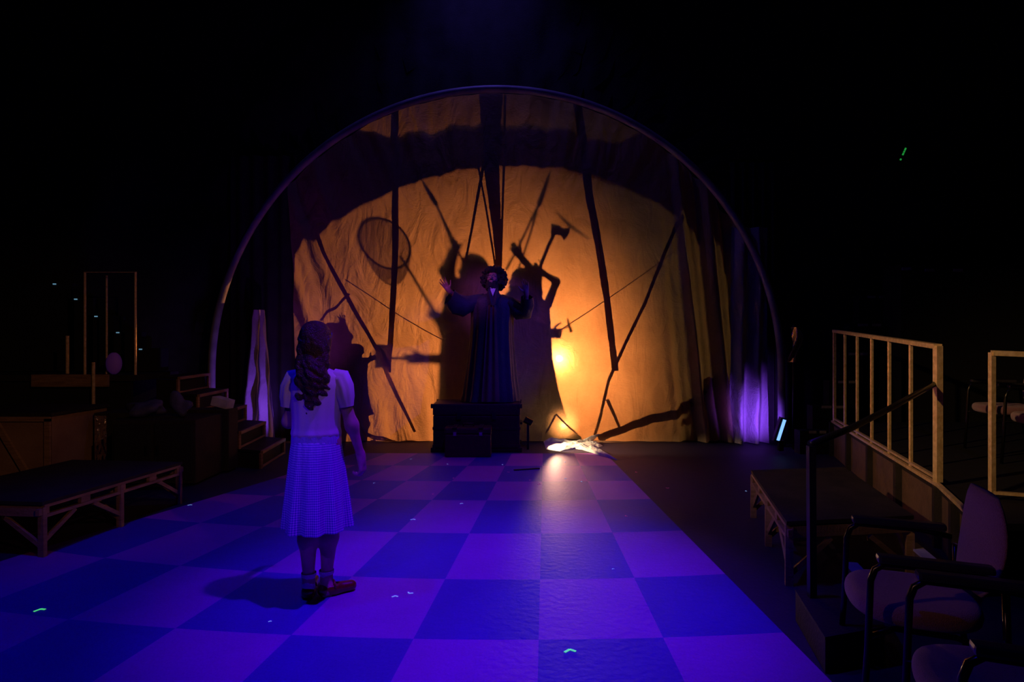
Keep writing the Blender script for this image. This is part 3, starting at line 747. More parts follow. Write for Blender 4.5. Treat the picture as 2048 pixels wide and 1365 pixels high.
# ================================================================== GIRL
GD = 3.53
def g_(px, py, dd=0):
    k = GD / FPX; return V(((px - CX) * k, GD + dd, CH - (py - CY) * k))
ge = empty('person', (g_(640, 1190).x, GD, 0), 'girl seen from behind in pale blouse and blue gingham skirt, ankle socks and red shoes', 'person')
pr = []
C = lambda a, c, ra, rb, k=.04: pr.append(('c', V(a), V(c), ra, rb, k))
k = GD / FPX
at2, GM = head_prims(pr, g_(633, 688, -.0), (-.12, .98, .12), (0, 0, 1), .95)
C(g_(634, 735), g_(633, 712), .05, .045)
C(g_(628, 874), g_(640, 874), .105, .105, .06); C(g_(634, 840), g_(634, 780), .088, .092, .06); C(g_(606, 762), g_(664, 762), .05, .05, .05)
for (hx, kx, ax_, dy) in ((617, 620, 620, -.02), (653, 658, 651, .02)):
    C(g_(hx, 885), g_(kx, 1030, dy), .085, .055); C(g_(kx, 1030, dy), g_(kx - 1, 1075, dy - .01), .052, .05); C(g_(kx - 1, 1075, dy - .01), g_(ax_, 1160, dy), .05, .030)
fl_ = g_(619, 1183, -.02); fl_.z = .035; frr = g_(652, 1183, .0); frr.z = .035
C(g_(620, 1160, -.02), fl_, .03, .03, .03); C(g_(651, 1160, .02), frr, .03, .03, .03)
tl = fl_ + V((-.02, .16, -.008)); tr_ = frr + V((.115, .07, -.008))
C(fl_, tl, .031, .026, .03); C(frr, tr_, .031, .026, .03)
er_ = g_(702, 852, .02); wr_ = g_(718, 918, .05)
C(g_(676, 764), er_, .042, .034); C(er_, wr_, .034, .022)
hand(pr, wr_, (.12, .05, -1), (-1, .2, 0), (.3, 1, 0), .95, .75, .02)
el_ = g_(574, 845, .03); wl_ = g_(590, 838, .22)
C(g_(593, 764), el_, .042, .034); C(el_, wl_, .034, .022)
hand(pr, wl_, (.4, .8, .5), (1, -.3, 0), (0, 0, 1), .95, .6, .02)
sdf_build('body', pr, skin_light, ge, .0068)
# hair
pr = [('e', at2(0, -.022, .035), [.088, .1, .098], GM, .03), ('e', at2(0, -.06, -.03), [.085, .065, .09], GM, .04),
      ('e', at2(0, -.05, .09), [.07, .07, .05], GM, .03)]
rnd = random.Random(11)
for i in range(38):
    x0 = rnd.uniform(-.095, .095); y0 = -.055 - rnd.uniform(0, .05) * (1 - abs(x0) / .1); ln = rnd.uniform(.30, .40) * (1 - 1.2 * abs(x0)); x0 *= .8
    ph = rnd.uniform(0, 6); rr = rnd.uniform(.012, .020); prev = None; n = 26
    for j in range(n + 1):
        t = j / n; r_ = .010 + .012 * t; z = .0 - ln * t; sway = .012 * math.sin(t * 3 + ph)
        p = at2(x0 * (1 - .15 * t) + sway + r_ * math.cos(ph + t * 24), y0 - .055 * min(1, t * 2.2) - .01 + r_ * math.sin(ph + t * 24), z - .02)
        if prev is not None: pr.append(('c', prev, p, rr * (1 - .45 * t), rr * (1 - .45 * t), .008))
        prev = p
for i in range(70):
    a = rnd.uniform(0, 6.28); z = rnd.uniform(-.3, .9); r_ = math.sqrt(1 - z * z)
    dx, dy_ = r_ * math.cos(a), r_ * math.sin(a)
    if dy_ > .5: continue
    p = at2(dx * .088, -.025 + dy_ * .1, .035 + z * .095); p2 = at2(dx * .088 + rnd.uniform(-.02, .02), -.028 + dy_ * .1, .035 + z * .095 - .045)
    pr.append(('c', p, p2, .012, .010, .008))
sdf_build('hair', pr, hair_brown, ge, .006, 0)
b = MB(); b.tube([at2(.093 * math.cos(a * math.pi / 12), -.022 + .106 * math.sin(a * math.pi / 12), .052 + .03 * math.sin(a * math.pi / 12)) for a in range(24)], .007, 8, True)
b.build('headband', navy_cloth, ge, smooth=True)
# blouse
def gr(y, x, w_, ry, dd=0): return (g_(x, y, dd), V((w_ * k, 0, 0)), V((0, ry, 0)))
rows_g = [(737, 635, 21, .06), (743, 635, 36, .08), (752, 635, 50, .095), (770, 634, 53, .115), (800, 633, 50, .122), (835, 633, 47, .12), (856, 633, 47, .122), (866, 633, 49, .128), (876, 633, 46, .12)]
rg = []
for (a, c) in zip(rows_g[:-1], rows_g[1:]):
    for j in range(4):
        f = j / 4; rg.append(gr(*[a[i] + (c[i] - a[i]) * f for i in range(4)]))
rg.append(gr(*rows_g[-1]))
MB().loft(rg, 96, lambda t, a: .012 * math.sin(a * 7 + t * 5) + .02 * t * math.sin(a * 15), cap=False).build('blouse', blouse_mat, ge, smooth=True)
puff = lambda t, a: .05 * math.sin(a * 9) * math.sin(math.pi * t)
sleeve([(g_(668, 758), .05, .06, 0), (g_(680, 760), .062, .068, 0), (g_(687, 775), .068, .06, 0), (g_(690, 795), .064, .055, 0), (g_(692, 808), .05, .045, 0), (g_(693, 814), .046, .042, 0)], ge, 'sleeve', blouse_mat, 48, puff)
sleeve([(g_(602, 758), .05, .06, 0), (g_(590, 760), .062, .068, 0), (g_(582, 775), .066, .06, 0), (g_(579, 795), .062, .055, 0), (g_(577, 808), .05, .045, 0), (g_(576, 814), .046, .042, 0)], ge, 'sleeve', blouse_mat, 48, puff)
MB().loft([gr(868, 633, 48, .126), gr(876, 633, 48.5, .127), gr(884, 633, 49, .128)], 64, cap=False).build('waistband', gingham_mat, ge, smooth=True)
rs = []
for j in range(41):
    t = j / 40; y = 880 + (1053 - 880) * t; w_ = 47 + 17 * t ** .8; rs.append(gr(y, 633 + 2.5 * t, w_, .128 + .07 * t ** .8))
def sk(t, a): return t * (.085 * math.sin(a * 8 + .6 + .6 * math.sin(a)) + .045 * math.sin(a * 15 + t)) + .01 * math.sin(a * 24) * (1 - t)
MB().loft(rs, 220, sk, cap=False).build('skirt', gingham_mat, ge, smooth=True)
for (ax_, dy) in ((620, -.02), (651, .02)):
    c0 = g_(ax_, 1143, dy); c1 = g_(ax_, 1176, dy)
    MB().loft([(c0, V((.043, 0, 0)), V((0, .043, 0))), (c0 + V((0, 0, -.02)), V((.042, 0, 0)), V((0, .042, 0))), (c0 + V((0, 0, -.025)), V((.036, 0, 0)), V((0, .036, 0))), (c1, V((.036, 0, 0)), V((0, .04, 0)))], 32, lambda t, a: .02 * math.sin(a * 16), cap=False).build('sock', sock_mat, ge, smooth=True)
for h_, t_ in ((fl_, tl), (frr, tr_)):
    d = (t_ - h_); d.z = 0; d.normalize(); sd = V((-d.y, d.x, 0)); sh = empty('shoe', (0, 0, 0)); sh.parent = ge; sh.location = h_ - ge.location; sh.location.z = 0
    pr = [('c', h_ + V((0, 0, .003)) - d * .012, h_ + V((0, 0, -.002)) + d * .05, .038, .036, .02), ('c', h_ + d * .05 - V((0, 0, .002)), t_ + d * .015 + V((0, 0, .004)), .036, .031, .02), ('s', h_ + d * .035 + V((0, 0, .052)), [.055, .03, .032], np.array([[d.x, sd.x, 0], [d.y, sd.y, 0], [0, 0, 1]]), .01)]
    sdf_build('upper', pr, shoe_mat, sh, .005)
    b = MB(); b.frame_box(h_ + V((0, 0, -h_.z + .014)), d * .03, sd * .03, V((0, 0, .013))); b.build('heel', shoe_mat, sh, bevel=.005)
    arc = [h_ + d * .045 + sd * .038 * math.cos(a * math.pi / 8) + V((0, 0, .012 + .036 * math.sin(a * math.pi / 8))) for a in range(9)]
    MB().tube(arc, .006, 8).build('strap', shoe_mat, sh, smooth=True)

# ================================================================== PEOPLE BEHIND THE CLOTH (seen as shadows)
def figure(label, head, t, rows, arms, feet_x=None, s=1.0, fwd=(-1, -.3, 0), coat=True, legs=True, group=None):
    H = S(*head, t); base = empty('person', (H.x, H.y, 0), label, 'person', group)
    pr = []; sc_ = s
    hip = V((H.x if feet_x is None else feet_x, H.y, max(.25, H.z - .80 * s)))
    neck = H + V((0, 0, -.13 * s)); sh = H + V((0, 0, -.24 * s))
    head_prims(pr, H, fwd, (0, 0, 1), s)
    pr.append(('c', neck, H - V((0, 0, .05)), .055 * s, .05 * s, .04)); pr.append(('c', sh, hip, .13 * s, .13 * s, .08))
    pr.append(('c', sh + V((-.12 * s, 0, 0)), sh + V((.12 * s, 0, 0)), .06 * s, .06 * s, .06))
    for sx in (-1, 1):
        kn = V((hip.x + sx * .1, hip.y, hip.z * .53)); an = V((hip.x + sx * .1, hip.y + .02, .07))
        pr.append(('c', hip + V((sx * .07, 0, 0)), kn, .085 * s, .058 * s, .04)); pr.append(('c', kn, an, .055 * s, .036 * s, .04)); pr.append(('c', an - V((0, 0, .03)), an + V((-.06, -.15, -.035)), .036, .03, .03))
    for arm in arms:
        pts = [S(a, b_, t) for a, b_ in arm['p']]
        rr = [.055 * s, .043 * s, .03 * s]
        for i in range(len(pts) - 1): pr.append(('c', pts[i], pts[i + 1], rr[min(i, 2)] * arm.get('r', 1), rr[min(i + 1, 2)] * arm.get('r', 1), .03))
        dr = arm.get('d') or (pts[-1] - pts[-2]); hand(pr, pts[-1], dr, arm.get('n', (0, 1, 0)), arm.get('side', (0, 0, 1)), s * arm.get('hs', 1), arm.get('curl', 1.35), arm.get('spread', .02))
    sdf_build('body', pr, skin, base, .0095)
    if rows:
        rings = []
        for (py, xl, xr) in rows:
            a = S(xl, py, t); c = S(xr, py, t); rings.append(((a + c) / 2, V(((c.x - a.x) / 2, 0, 0)), V((0, .10 * s, 0))))
        last = rings[-1]
        if coat and last[0].z > .12:
            rings.append((V((last[0].x, last[0].y, .03)), last[1] * 1.15, last[2] * 1.3))
        MB().loft(rings, 64, lambda t_, a: .03 * math.sin(a * 11) * t_, cap=False).build('costume', silhouette_cloth, base, smooth=True)
    return base
figure('shadowed person raising a fist at left of the merged silhouettes', (949, 546), .46, [(568, 930, 965), (578, 906, 985), (600, 894, 992), (660, 888, 994), (720, 885, 998), (800, 880, 1005), (885, 876, 1010)],
       [{'p': [(922, 592), (894, 548), (907, 506)], 'r': .85, 'hs': .75, 'side': (1, 0, 0)}], s=.98)
figure('shadowed person with bent raised fist just right of the performer', (1043, 568), .56, [(590, 1020, 1066), (604, 1004, 1080), (660, 985, 1096), (720, 985, 1100), (800, 980, 1108), (885, 975, 1112)],
       [{'p': [(1074, 604), (1074, 552), (1040, 512)], 'hs': .85, 'r': .85, 'side': (0, 0, 1)}, {'p': [(1080, 620), (1092, 668), (1100, 668)], 'side': (0, 0, 1)}], s=1.02)
figure('shadowed person gripping an axe at the right edge of the silhouettes', (1064, 592), .66, [(603, 1052, 1090), (614, 1050, 1099), (660, 1050, 1102), (716, 1045, 1105), (780, 1040, 1117), (817, 1035, 1127), (854, 1025, 1142), (890, 1010, 1172)],
       [{'p': [(1095, 610), (1113, 564), (1084, 545)], 'hs': .85, 'r': .75, 'side': (0, 0, 1)}], s=1.03)
figure('shadowed person with arms out left, holding a net and a mallet', (962, 585), .36, [(606, 940, 985), (620, 925, 1010), (680, 905, 1030), (740, 900, 1040), (885, 890, 1060)],
       [{'p': [(935, 640), (898, 668), (882, 646)], 'hs': .8, 'side': (1, 0, 0)}, {'p': [(940, 700), (895, 719), (848, 718)], 'hs': .9, 'r': .9, 'side': (0, 0, 1), 'd': (-1, 0, 0)}], s=.8)
gc = 'small shadows left of the silhouettes'
figure('small shadowed figure in a knee-length dress reaching out, left on the backdrop', (708, 703), .90, [(722, 700, 716), (733, 694, 727), (765, 697, 722), (800, 693, 732), (832, 688, 738)],
       [{'p': [(718, 738), (732, 722), (742, 719)], 'd': (.9, 0, .35), 'curl': .15, 'spread': .25, 'hs': .95, 'side': (0, 0, 1)}], coat=False, s=.88)
figure('small shadowed figure raising an open hand beside the reaching one', (671, 664), .82, [(684, 664, 678), (696, 654, 690), (740, 657, 688), (790, 650, 692), (840, 648, 694)],
       [{'p': [(682, 700), (690, 672), (685, 652)], 'd': (0, 0, 1), 'curl': .12, 'spread': .2, 'hs': .95, 'side': (1, 0, 0)}], coat=False, s=.9)
figure('crouching shadowed figure with spread fingers at the lower right of the backdrop', (1432, 772), .84, [(790, 1418, 1446), (802, 1402, 1458), (830, 1396, 1462), (885, 1390, 1466)],
       [{'p': [(1408, 815), (1392, 838), (1382, 850)], 'd': (-1, 0, -.1), 'curl': .2, 'spread': .3, 'hs': .95, 'side': (0, 0, 1)}], s=.85)

# tools held up behind the cloth
def S3(px, py, t=.44): return S(px, py, t)
# butterfly net
t = .60; e = empty('butterfly_net', S(768, 500, t) * 1, 'butterfly net whose shadow hangs at the upper left of the backdrop', 'net')
loop = []
for i in range(36):
    a = 2 * math.pi * i / 36; loop.append(S(771 + 40 * math.cos(a) - 8 * math.sin(a), 487 - 50 * math.sin(a), t) + V((0, -.03 * math.cos(a), 0)))
MB().tube(loop, .009, 8, True).build('rim', dark_metal, e, smooth=True)
MB().tube([S(801, 514, t), S(840, 577, .48), S(881, 641, .37)], .009, 8).build('handle', bare_wood, e, smooth=True)
def bag(u, v):
    a = 2 * math.pi * u; r = math.sqrt(max(0, 1 - .97 * v ** 2.2))
    return S(773 - 24 * v + (40 * math.cos(a) - 8 * math.sin(a)) * r * (1 - .15 * v), 487 + 62 * v - 50 * math.sin(a) * r * (1 - .35 * v), t) + V((0, -.03 * math.cos(a) * r - .10 * v, 0))
grid_mesh(49, 18, bag).build('bag', net_cloth, e, smooth=True)
# axe
t = .66; e = empty('axe', S(1070, 580, t), 'long-handled axe held aloft as a shadow right of the performer', 'axe')
MB().tube([S(1062, 592, t), S(1082, 530, t), S(1096, 494, t), S(1112, 458, t)], [.017, .016, .015, .017], 10).build('handle', bare_wood, e, smooth=True)
MB().prism([S(x, y, t) + V((0, -.015, 0)) for x, y in ((1103, 450), (1119, 453), (1127, 459), (1140, 458), (1136, 468), (1128, 478), (1122, 468), (1113, 466), (1102, 470))], V((0, .03, 0))).build('blade', dark_metal, e, bevel=.002)
# mallet left, hammer right
t = .56; e = empty('mallet', S(800, 718, t), 'mallet held out level as a shadow at mid left of the backdrop', 'tool')
MB().tube([S(768, 716, t), S(838, 719, .37)], .009, 8).build('handle', bare_wood, e, smooth=True)
MB().tube([S(765, 690, t), S(765, 697, t), S(765, 736, t)], .03, 12).build('mallet_head', dark_metal, e)
t = .56; e = empty('hammer', S(1120, 660, t), 'small hammer seen as a shadow just above the bright lantern glare', 'tool')
MB().tube([S(1102, 667, t), S(1138, 653, t)], .006, 8).build('handle', bare_wood, e, smooth=True)
MB().tube([S(1135, 637, t), S(1138, 650, t), S(1143, 664, t)], [.006, .011, .013], 10).build('hammer_head', dark_metal, e, smooth=True)
def loppers(topa, mid, e1, e2, label, t=.52):
    e = empty('pruning_loppers', S(*mid, t), label, 'tool')
    tp = S(*topa, t); m_ = S(*mid, t)
    MB().tube([tp, tp.lerp(m_, .5), m_], [.006, .016, .018], 10).build('blade', dark_metal, e, smooth=True)
    for pt in (e1, e2):
        MB().tube([m_, m_.lerp(S(*pt, t), .5) + V((.008, 0, 0)), S(*pt, t)], .0075, 8).build('handle', bare_wood, e, smooth=True)
loppers((845, 362), (872, 408), (908, 500), (938, 552), 'long-handled loppers above the left raised fist, a shadow on the cloth')
loppers((1100, 346), (1078, 408), (1012, 540), (1032, 552), 'long-handled loppers above the right raised fist, a shadow on the cloth')
o = MB().tube([S(644, 642, .9), S(698, 588, .9)], .010, 8).build('short_pole', bare_wood, smooth=True); tag(o, 'short slanting pole at the far left of the backdrop', 'pole')
o = MB().tube([S(1112, 424, .46), S(1140, 452, .46), S(1178, 478, .46)], [.004, .010, .003], 8).build('curved_stick', bare_wood, smooth=True); tag(o, 'short curved stick, a shadow right of the axe', 'stick')

# ================================================================== LEFT SIDE
def bench(name, A, Bv, Wv, h, label, nleg, m_top, m_leg, m_edge):
    """A floor corner of the visible long side, Bv along it, Wv across"""
    A = V(A); Bv = V(Bv); Wv = V(Wv); e = empty(name, A + Bv / 2 + Wv / 2, label, 'bench')
    u = Bv.normalized(); w_ = Wv.normalized(); Z = V((0, 0, 1))
    MB().frame_box(A + Bv / 2 + Wv / 2 + Z * (h - .012), Bv / 2 + u * .02, Wv / 2 + w_ * .02, Z * .012).build('tabletop' if 0 else 'deck', m_top, e)
    for q_ in (0, 1):
        c = A + Wv * q_
        for z in (h - .035, h - .105): MB().bar(c + Z * z, c + Bv + Z * z, .035, .022).build('side_rail', m_edge, e)
        for i in range(nleg * 2 - 1):
            f = i / (nleg * 2 - 2); p = c + Bv * f; MB().frame_box(p + Z * (h - .07), u * .04, w_ * .014, Z * .022).build('spacer', m_edge, e)
    for i in range(nleg):
        f = i / (nleg - 1)
        for q_ in (0, 1):
            p = A + Bv * f + Wv * q_; sgn = 1 if i == 0 else -1
            MB().bar(p + Z * 0, p + Z * (h - .04), .045, .03, u).build('leg', m_leg, e)
            dirw = w_ * (1 if q_ == 0 else -1)
            MB().bar(p + Z * .1, p + u * sgn * .26 + Z * (h - .12), .03, .02, w_).build('brace', m_leg, e)
            MB().bar(p + Z * .08 + dirw * .02, p + dirw * .28 + Z * (h - .12), .03, .02, u).build('brace', m_leg, e)
        MB().bar(A + Bv * f + Z * (h - .07), A + Bv * f + Wv + Z * (h - .07), .03, .07).build('cross_rail', m_leg, e)
    return e
a = FL(85, 1114); c = FL(358, 1009)
bench('slatted_bench', a, (c - a), V((-1.05, .10, 0)), .385, 'long low wooden-framed bench on braced legs at the left', 3, blackwood, bare_wood, bare_wood)
a = FL(1578, 1172); c = FL(1507, 1036)
bench('slatted_bench', a, (c - a), V((.82, .12, 0)), .40, 'low wooden-framed bench on braced legs at the right by the panelled platform', 3, blackwood, bare_wood, bare_wood)

# steps
e = empty('wooden_steps', (-3.3, 7.8, 0), 'open wooden steps with pale nosings climbing to the left platform', 'steps')
A0 = V((-2.95, 7.05, 0)); u = V((-.31, .12, 0)); wv = V((-.08, .92, 0))
for kk in range(5):
    z = .21 * (kk + 1); p = A0 + u * kk; un = u.normalized(); wn = wv.normalized()
    tr = MB().frame_box(p + wv / 2 + u / 2 + V((0, 0, z - .015)), wv / 2, u / 2, V((0, 0, .015))).build('tread', blackwood, e)
    MB().bar(p + V((0, 0, z - .018)) - un * .012, p + wv + V((0, 0, z - .018)) - un * .012, .03, .036).build('nosing', bare_wood, tr)
    for q_ in (0, 1):
        MB().bar(p + wv * q_ + V((0, 0, z - .21)), p + wv * q_ + V((0, 0, z - .03)), .03, .03, un).build('post', bare_wood, e)
    MB().bar(p + u * .12 + V((0, 0, z - .11)), p + u * .12 + wv + V((0, 0, z - .11)), .015, .17).build('riser', black_paint, e)
    MB().bar(p + V((0, 0, z - .195)), p + wv + V((0, 0, z - .195)), .02, .02).build('lower_rail', bare_wood, e)
for q_ in (0, 1):
    pts = [A0 + wv * q_ + u * .15]
    for kk in range(5): pts += [A0 + wv * q_ + u * (kk + .15) + V((0, 0, .21 * kk + .17)), A0 + wv * q_ + u * (kk + 1.15) + V((0, 0, .21 * kk + .17))]
    pts += [A0 + wv * q_ + u * 5.1]
    MB().prism(pts, wv.normalized() * (.03 if q_ == 0 else -.03)).build('stringer', blackwood, e)
# platform at the top of the steps
e = empty('left_platform', (-6.6, 8.6, 0), 'dark raised platform with a pale front edge at the upper left', 'platform')
MB().box((-8.8, 7.9, .97), (-5.0, 9.0, 1.05)).build('deck', blackwood, e)
MB().box((-6.3, 7.86, .90), (-5.3, 7.9, 1.06)).build('fascia', bare_wood, e)
MB().box((-8.8, 7.95, .0), (-5.05, 8.0, .97)).build('front_panel', black_paint, e)
e = empty('tubular_frame', (-5.3, 8.0, 1.05), 'tall thin rectangular tube frame standing on the left platform', 'frame')
xa, xb = P(170, 700, 7.98).x, P(271, 700, 7.98).x; zt = P(220, 545, 7.98).z
MB().tube([(xa, 7.98, 1.05), (xa, 7.98, zt), (xb, 7.98, zt), (xb, 7.98, 1.05)], .016, 8).build('hoop_frame', brass_metal, e)
MB().tube([(xa + .14, 8.2, 1.05), (xa + .14, 8.2, zt - .02)], .013, 8).build('rear_post', brass_metal, e)
for (px, ya, yb, lb) in ((135, 672, 748, 'short thin post left of the tall tube frame'), (187, 725, 786, 'short thin post under the tall tube frame, catching amber light')):
    p0 = P(px, ya, 7.84 if px == 187 else 7.97); p1 = P(px, yb, 7.84 if px == 187 else 7.97)
    o = MB().tube([p1 if px != 187 else V((p1.x, p1.y, 0)), p0], .02, 8).build('guard_post', brass_metal); tag(o, lb, 'post')
o = MB().ball(P(228, 705, 8.15), (.10, .08, .15), 14).build('purple_oval', purple_glow, smooth=True); o.location.z = 1.05; tag(o, 'dim purple rounded object inside the tall tube frame', 'lantern')  # rounded purple shape of unknown kind
# seating stair with tiny lights, far left
e = empty('seating_stair', (-8, 10, 0), 'dark stair on the far left marked by a diagonal row of tiny blue lights', 'stairs')
dots = [(290, 697), (245, 664), (202, 632), (162, 598), (120, 568)]
for i, (px, py) in enumerate(dots):
    p = P(px, py, 8.85 - 0 * i); hi = p.z; x1 = p.x + .25; x0 = p.x - .12 if i < 4 else -8.95
    s_o = MB().box((x0, 8.75, .0 if 0 else 1.06), (x1, 9.02, hi)).build('step', black_paint, e)
    MB().box((p.x - .02, 8.735, hi - .022), (p.x + .02, 8.75, hi - .006)).build('step_light', nosing_led, s_o)
# boxes at far left
e = empty('plywood_rostrum', (-5.2, 6.6, 0), 'pale plywood rostrum box with a diagonal brace behind the left bench', 'box')
MB().box((-6.6, 6.42, 0), (-4.93, 7.3, .70)).build('carcass', plywood, e)
MB().box((-6.62, 6.38, .70), (-4.90, 7.32, .73)).build('lid', blackwood, e)
for a_, c_ in (((-6.6, 6.41, .67), (-4.93, 6.41, .67)), ((-4.96, 6.41, 0.03), (-4.96, 6.41, .67)), ((-5.5, 6.40, .62), (-5.15, 6.40, .04)), ((-6.5, 6.41, .04), (-4.93, 6.41, .04))):
    MB().bar(a_, c_, .03, .06, V((0, 1, 0)).cross(V(c_) - V(a_)).normalized()).build('batten', bare_wood, e)
e = empty('foil_wrapped_box', (-4.55, 7.2, 0), 'dark box with a glinting crumpled face between the rostrum and the black cabinet', 'box')
MB().box((-4.88, 7.0, 0), (-4.25, 7.5, .66)).build('carcass', blackwood, e, bevel=.01)
grid_mesh(24, 30, lambda u_, v_: V((-4.86 + .14 * u_, 6.985 + .012 * noise.noise(V((u_ * 6, v_ * 9, 2))), .03 + .6 * v_))).build('foil_face', foil, e)
e = empty('black_cabinet', (-3.7, 6.5, 0), 'low black cabinet behind the far end of the left bench', 'cabinet')
MB().box((-4.15, 6.22, .02), (-3.28, 6.8, .68)).build('body', blackwood, e, bevel=.008)
MB().box((-4.12, 6.205, .06), (-3.74, 6.22, .64)).build('door', black_paint, e, bevel=.003)
MB().box((-3.70, 6.205, .06), (-3.31, 6.22, .64)).build('door', black_paint, e, bevel=.003)
for x in (-3.78, -3.66): MB().box((x - .008, 6.185, .32), (x + .008, 6.205, .42)).build('handle', dark_metal, e)
e2 = empty('stair_side_cabinet', (-3.3, 6.9, 0), 'narrow black cabinet between the low cabinet and the steps', 'cabinet')
MB().box((-3.75, 6.82, .02), (-3.22, 7.05, .72)).build('body', blackwood, e2, bevel=.008)
MB().box((-3.71, 6.808, .06), (-3.26, 6.82, .68)).build('door', black_paint, e2, bevel=.003)
def crumple(name, c, r, m, label, cat, sd):
    b = MB(); b.ball(c, r, 12)
    b.v = [tuple(V(v) + (V(v) - V(c)) * (.8 * noise.noise(V(v) * 9 + V((sd, 0, 0))))) for v in b.v]
    z0 = min(v[2] for v in b.v); b.v = [(v[0], v[1], v[2] - z0 + (c[2] - r[2])) for v in b.v]
    o = b.build(name, m, smooth=True); return tag(o, label, cat)
crumple('folded_cloth', (-3.95, 6.45, .76), (.20, .12, .08), navy_cloth, 'crumpled navy cloth heaped on the low black cabinet', 'cloth', 1)
crumple('paper_bag', (-3.55, 6.45, .80), (.11, .08, .12), navy_cloth, 'crumpled dark paper bag standing beside the navy cloth', 'bag', 4)
p = P(459, 830, 7.2); o = MB().frame_box((-3.34, 6.93, .79), V((.09, 0, -.025)), V((.02, .05, .0)), V((.012, 0, .05))).build('folded_paper', strip_paint, bevel=.004); tag(o, 'folded pale paper on the narrow cabinet by the steps', 'paper')

# ================================================================== RIGHT SIDE
Ea = V((4.18, 7.83, 0)); Eb = V((3.10, 4.36, 0)); Ec = V((2.70, 3.48, 0)); PH = .44
def along(p0, p1, f): return p0 + (p1 - p0) * f
e = empty('seating_platform', (5.5, 5.6, 0), 'raised seating platform with brown side panels at the right', 'platform')
Z = V((0, 0, 1))
MB().prism([Ea + Z * (PH - .04), Eb + Z * (PH - .04), Ec + Z * (PH - .04), V((8.8, 3.48, PH - .04)), V((8.8, 7.83, PH - .04))], V((0, 0, .04))).build('deck', black_paint, e)
segs = [(Ea, Eb, 4), (Eb, Ec, 2)]
for p0, p1, n in segs:
    dd = (p1 - p0).normalized(); nn = V((-dd.y, dd.x, 0)); nn = nn if nn.x < 0 else -nn
    for i in range(n):
        a = along(p0, p1, i / n) + dd * .05 - nn * .02; c = along(p0, p1, (i + 1) / n) - dd * .05 - nn * .02
        MB().bar(a + Z * PH * .46, c + Z * PH * .46, .02, PH * .90).build('side_panel', brown_panel, e)
        a2 = along(p0, p1, i / n); MB().bar(a2, a2 + Z * PH, .07, .07, dd).build('post', blackwood, e)
    MB().bar(p0 + Z * (PH + .012) , p1 + Z * (PH + .012), .03, .024).build('edge_trim', brass_metal, e)
def railing(p0, p1, n, h0, h1, label):
    e = empty('railing', (p0 + p1) / 2 + Z * PH, label, 'railing', None)
    for i in range(n):
        f = i / (n - 1); p = along(p0, p1, f) + Z * (PH + .024); end = i in (0, n - 1); ht = h0 + (h1 - h0) * f; w_ = .045 if i == n - 1 else (.03 if i == 0 else .022)
        MB().bar(p, p + Z * (ht - .02), w_, w_, V((0, 1, 0))).build('post' if end else 'baluster', brass_metal, e)
    MB().bar(p0 + Z * (PH + h0), p1 + Z * (PH + h1), .055, .035).build('top_rail', brass_metal, e)
    MB().bar(p0 + Z * (PH + .05), p1 + Z * (PH + .05), .03, .02).build('bottom_rail', brass_metal, e)
railing(along(Ea, Eb, .01) + V((.02, 0, 0)), Eb + V((.03, .05, 0)), 7, 1.19, 1.02, 'long gilt balustrade with thin uprights on the right platform edge')
railing(V((3.2, 4.0, 0)), V((3.9, 3.72, 0)), 3, .98, .95, 'short gilt balustrade nearest the camera, cut by the right picture edge')
# stair handrail post on step box
e = empty('black_step_box', (1.7, 2.95, 0), 'low black step box on the floor near the armchairs', 'box')
MB().prism([V((1.41, 2.70, 0)), V((1.74, 2.80, 0)), V((1.84, 3.08, 0)), V((1.52, 3.22, 0))], V((0, 0, .155))).build('carcass', blackwood, e, bevel=.006)
MB().prism([V((1.408, 2.698, .155)), V((1.74, 2.798, .155)), V((1.84, 3.08, .155)), V((1.518, 3.22, .155))], V((0, 0, .012))).build('lid', black_paint, e)
e = empty('handrail', (1.56, 3.12, .167), 'dark slanting handrail on a slim upright post rising from the step box', 'handrail')
hb = V((1.56, 3.12, .167)); ht_ = P(1622, 892, 3.12)
MB().bar(hb, ht_, .035, .035, V((0, 1, 0))).build('post', dark_metal, e)
r1 = P(1700, 858, 3.6); r2 = P(1880, 762, 4.5)
MB().tube([ht_ + V((0, 0, .01)), r1, P(1790, 812, 4.0), r2], .02, 10).build('rail', dark_metal, e, smooth=True)
# low pale boards by the chairs
for (a, c, lb) in (((1702, 1128), (1745, 1176), 'low board with a blue-lit top left of the near armchairs'), ((1822, 1088), (1878, 1136), 'low board with a blue-lit top beneath the arms of the near armchair')):
    h_ = .18; da = (CH - h_) * FPX / (a[1] - CY); dc = (CH - h_) * FPX / (c[1] - CY); pa = P(*a, da); pc = P(*c, dc)
    e = empty('low_board', ((pa.x + pc.x) / 2, (pa.y + pc.y) / 2, 0), lb, 'board')
    MB().bar(pa + Z * -.09, pc + Z * -.09, .05, .18).build('board', brown_panel, e)
    MB().bar(pa + Z * .003, pc + Z * .003, .07, .012).build('cap', strip_paint, e)
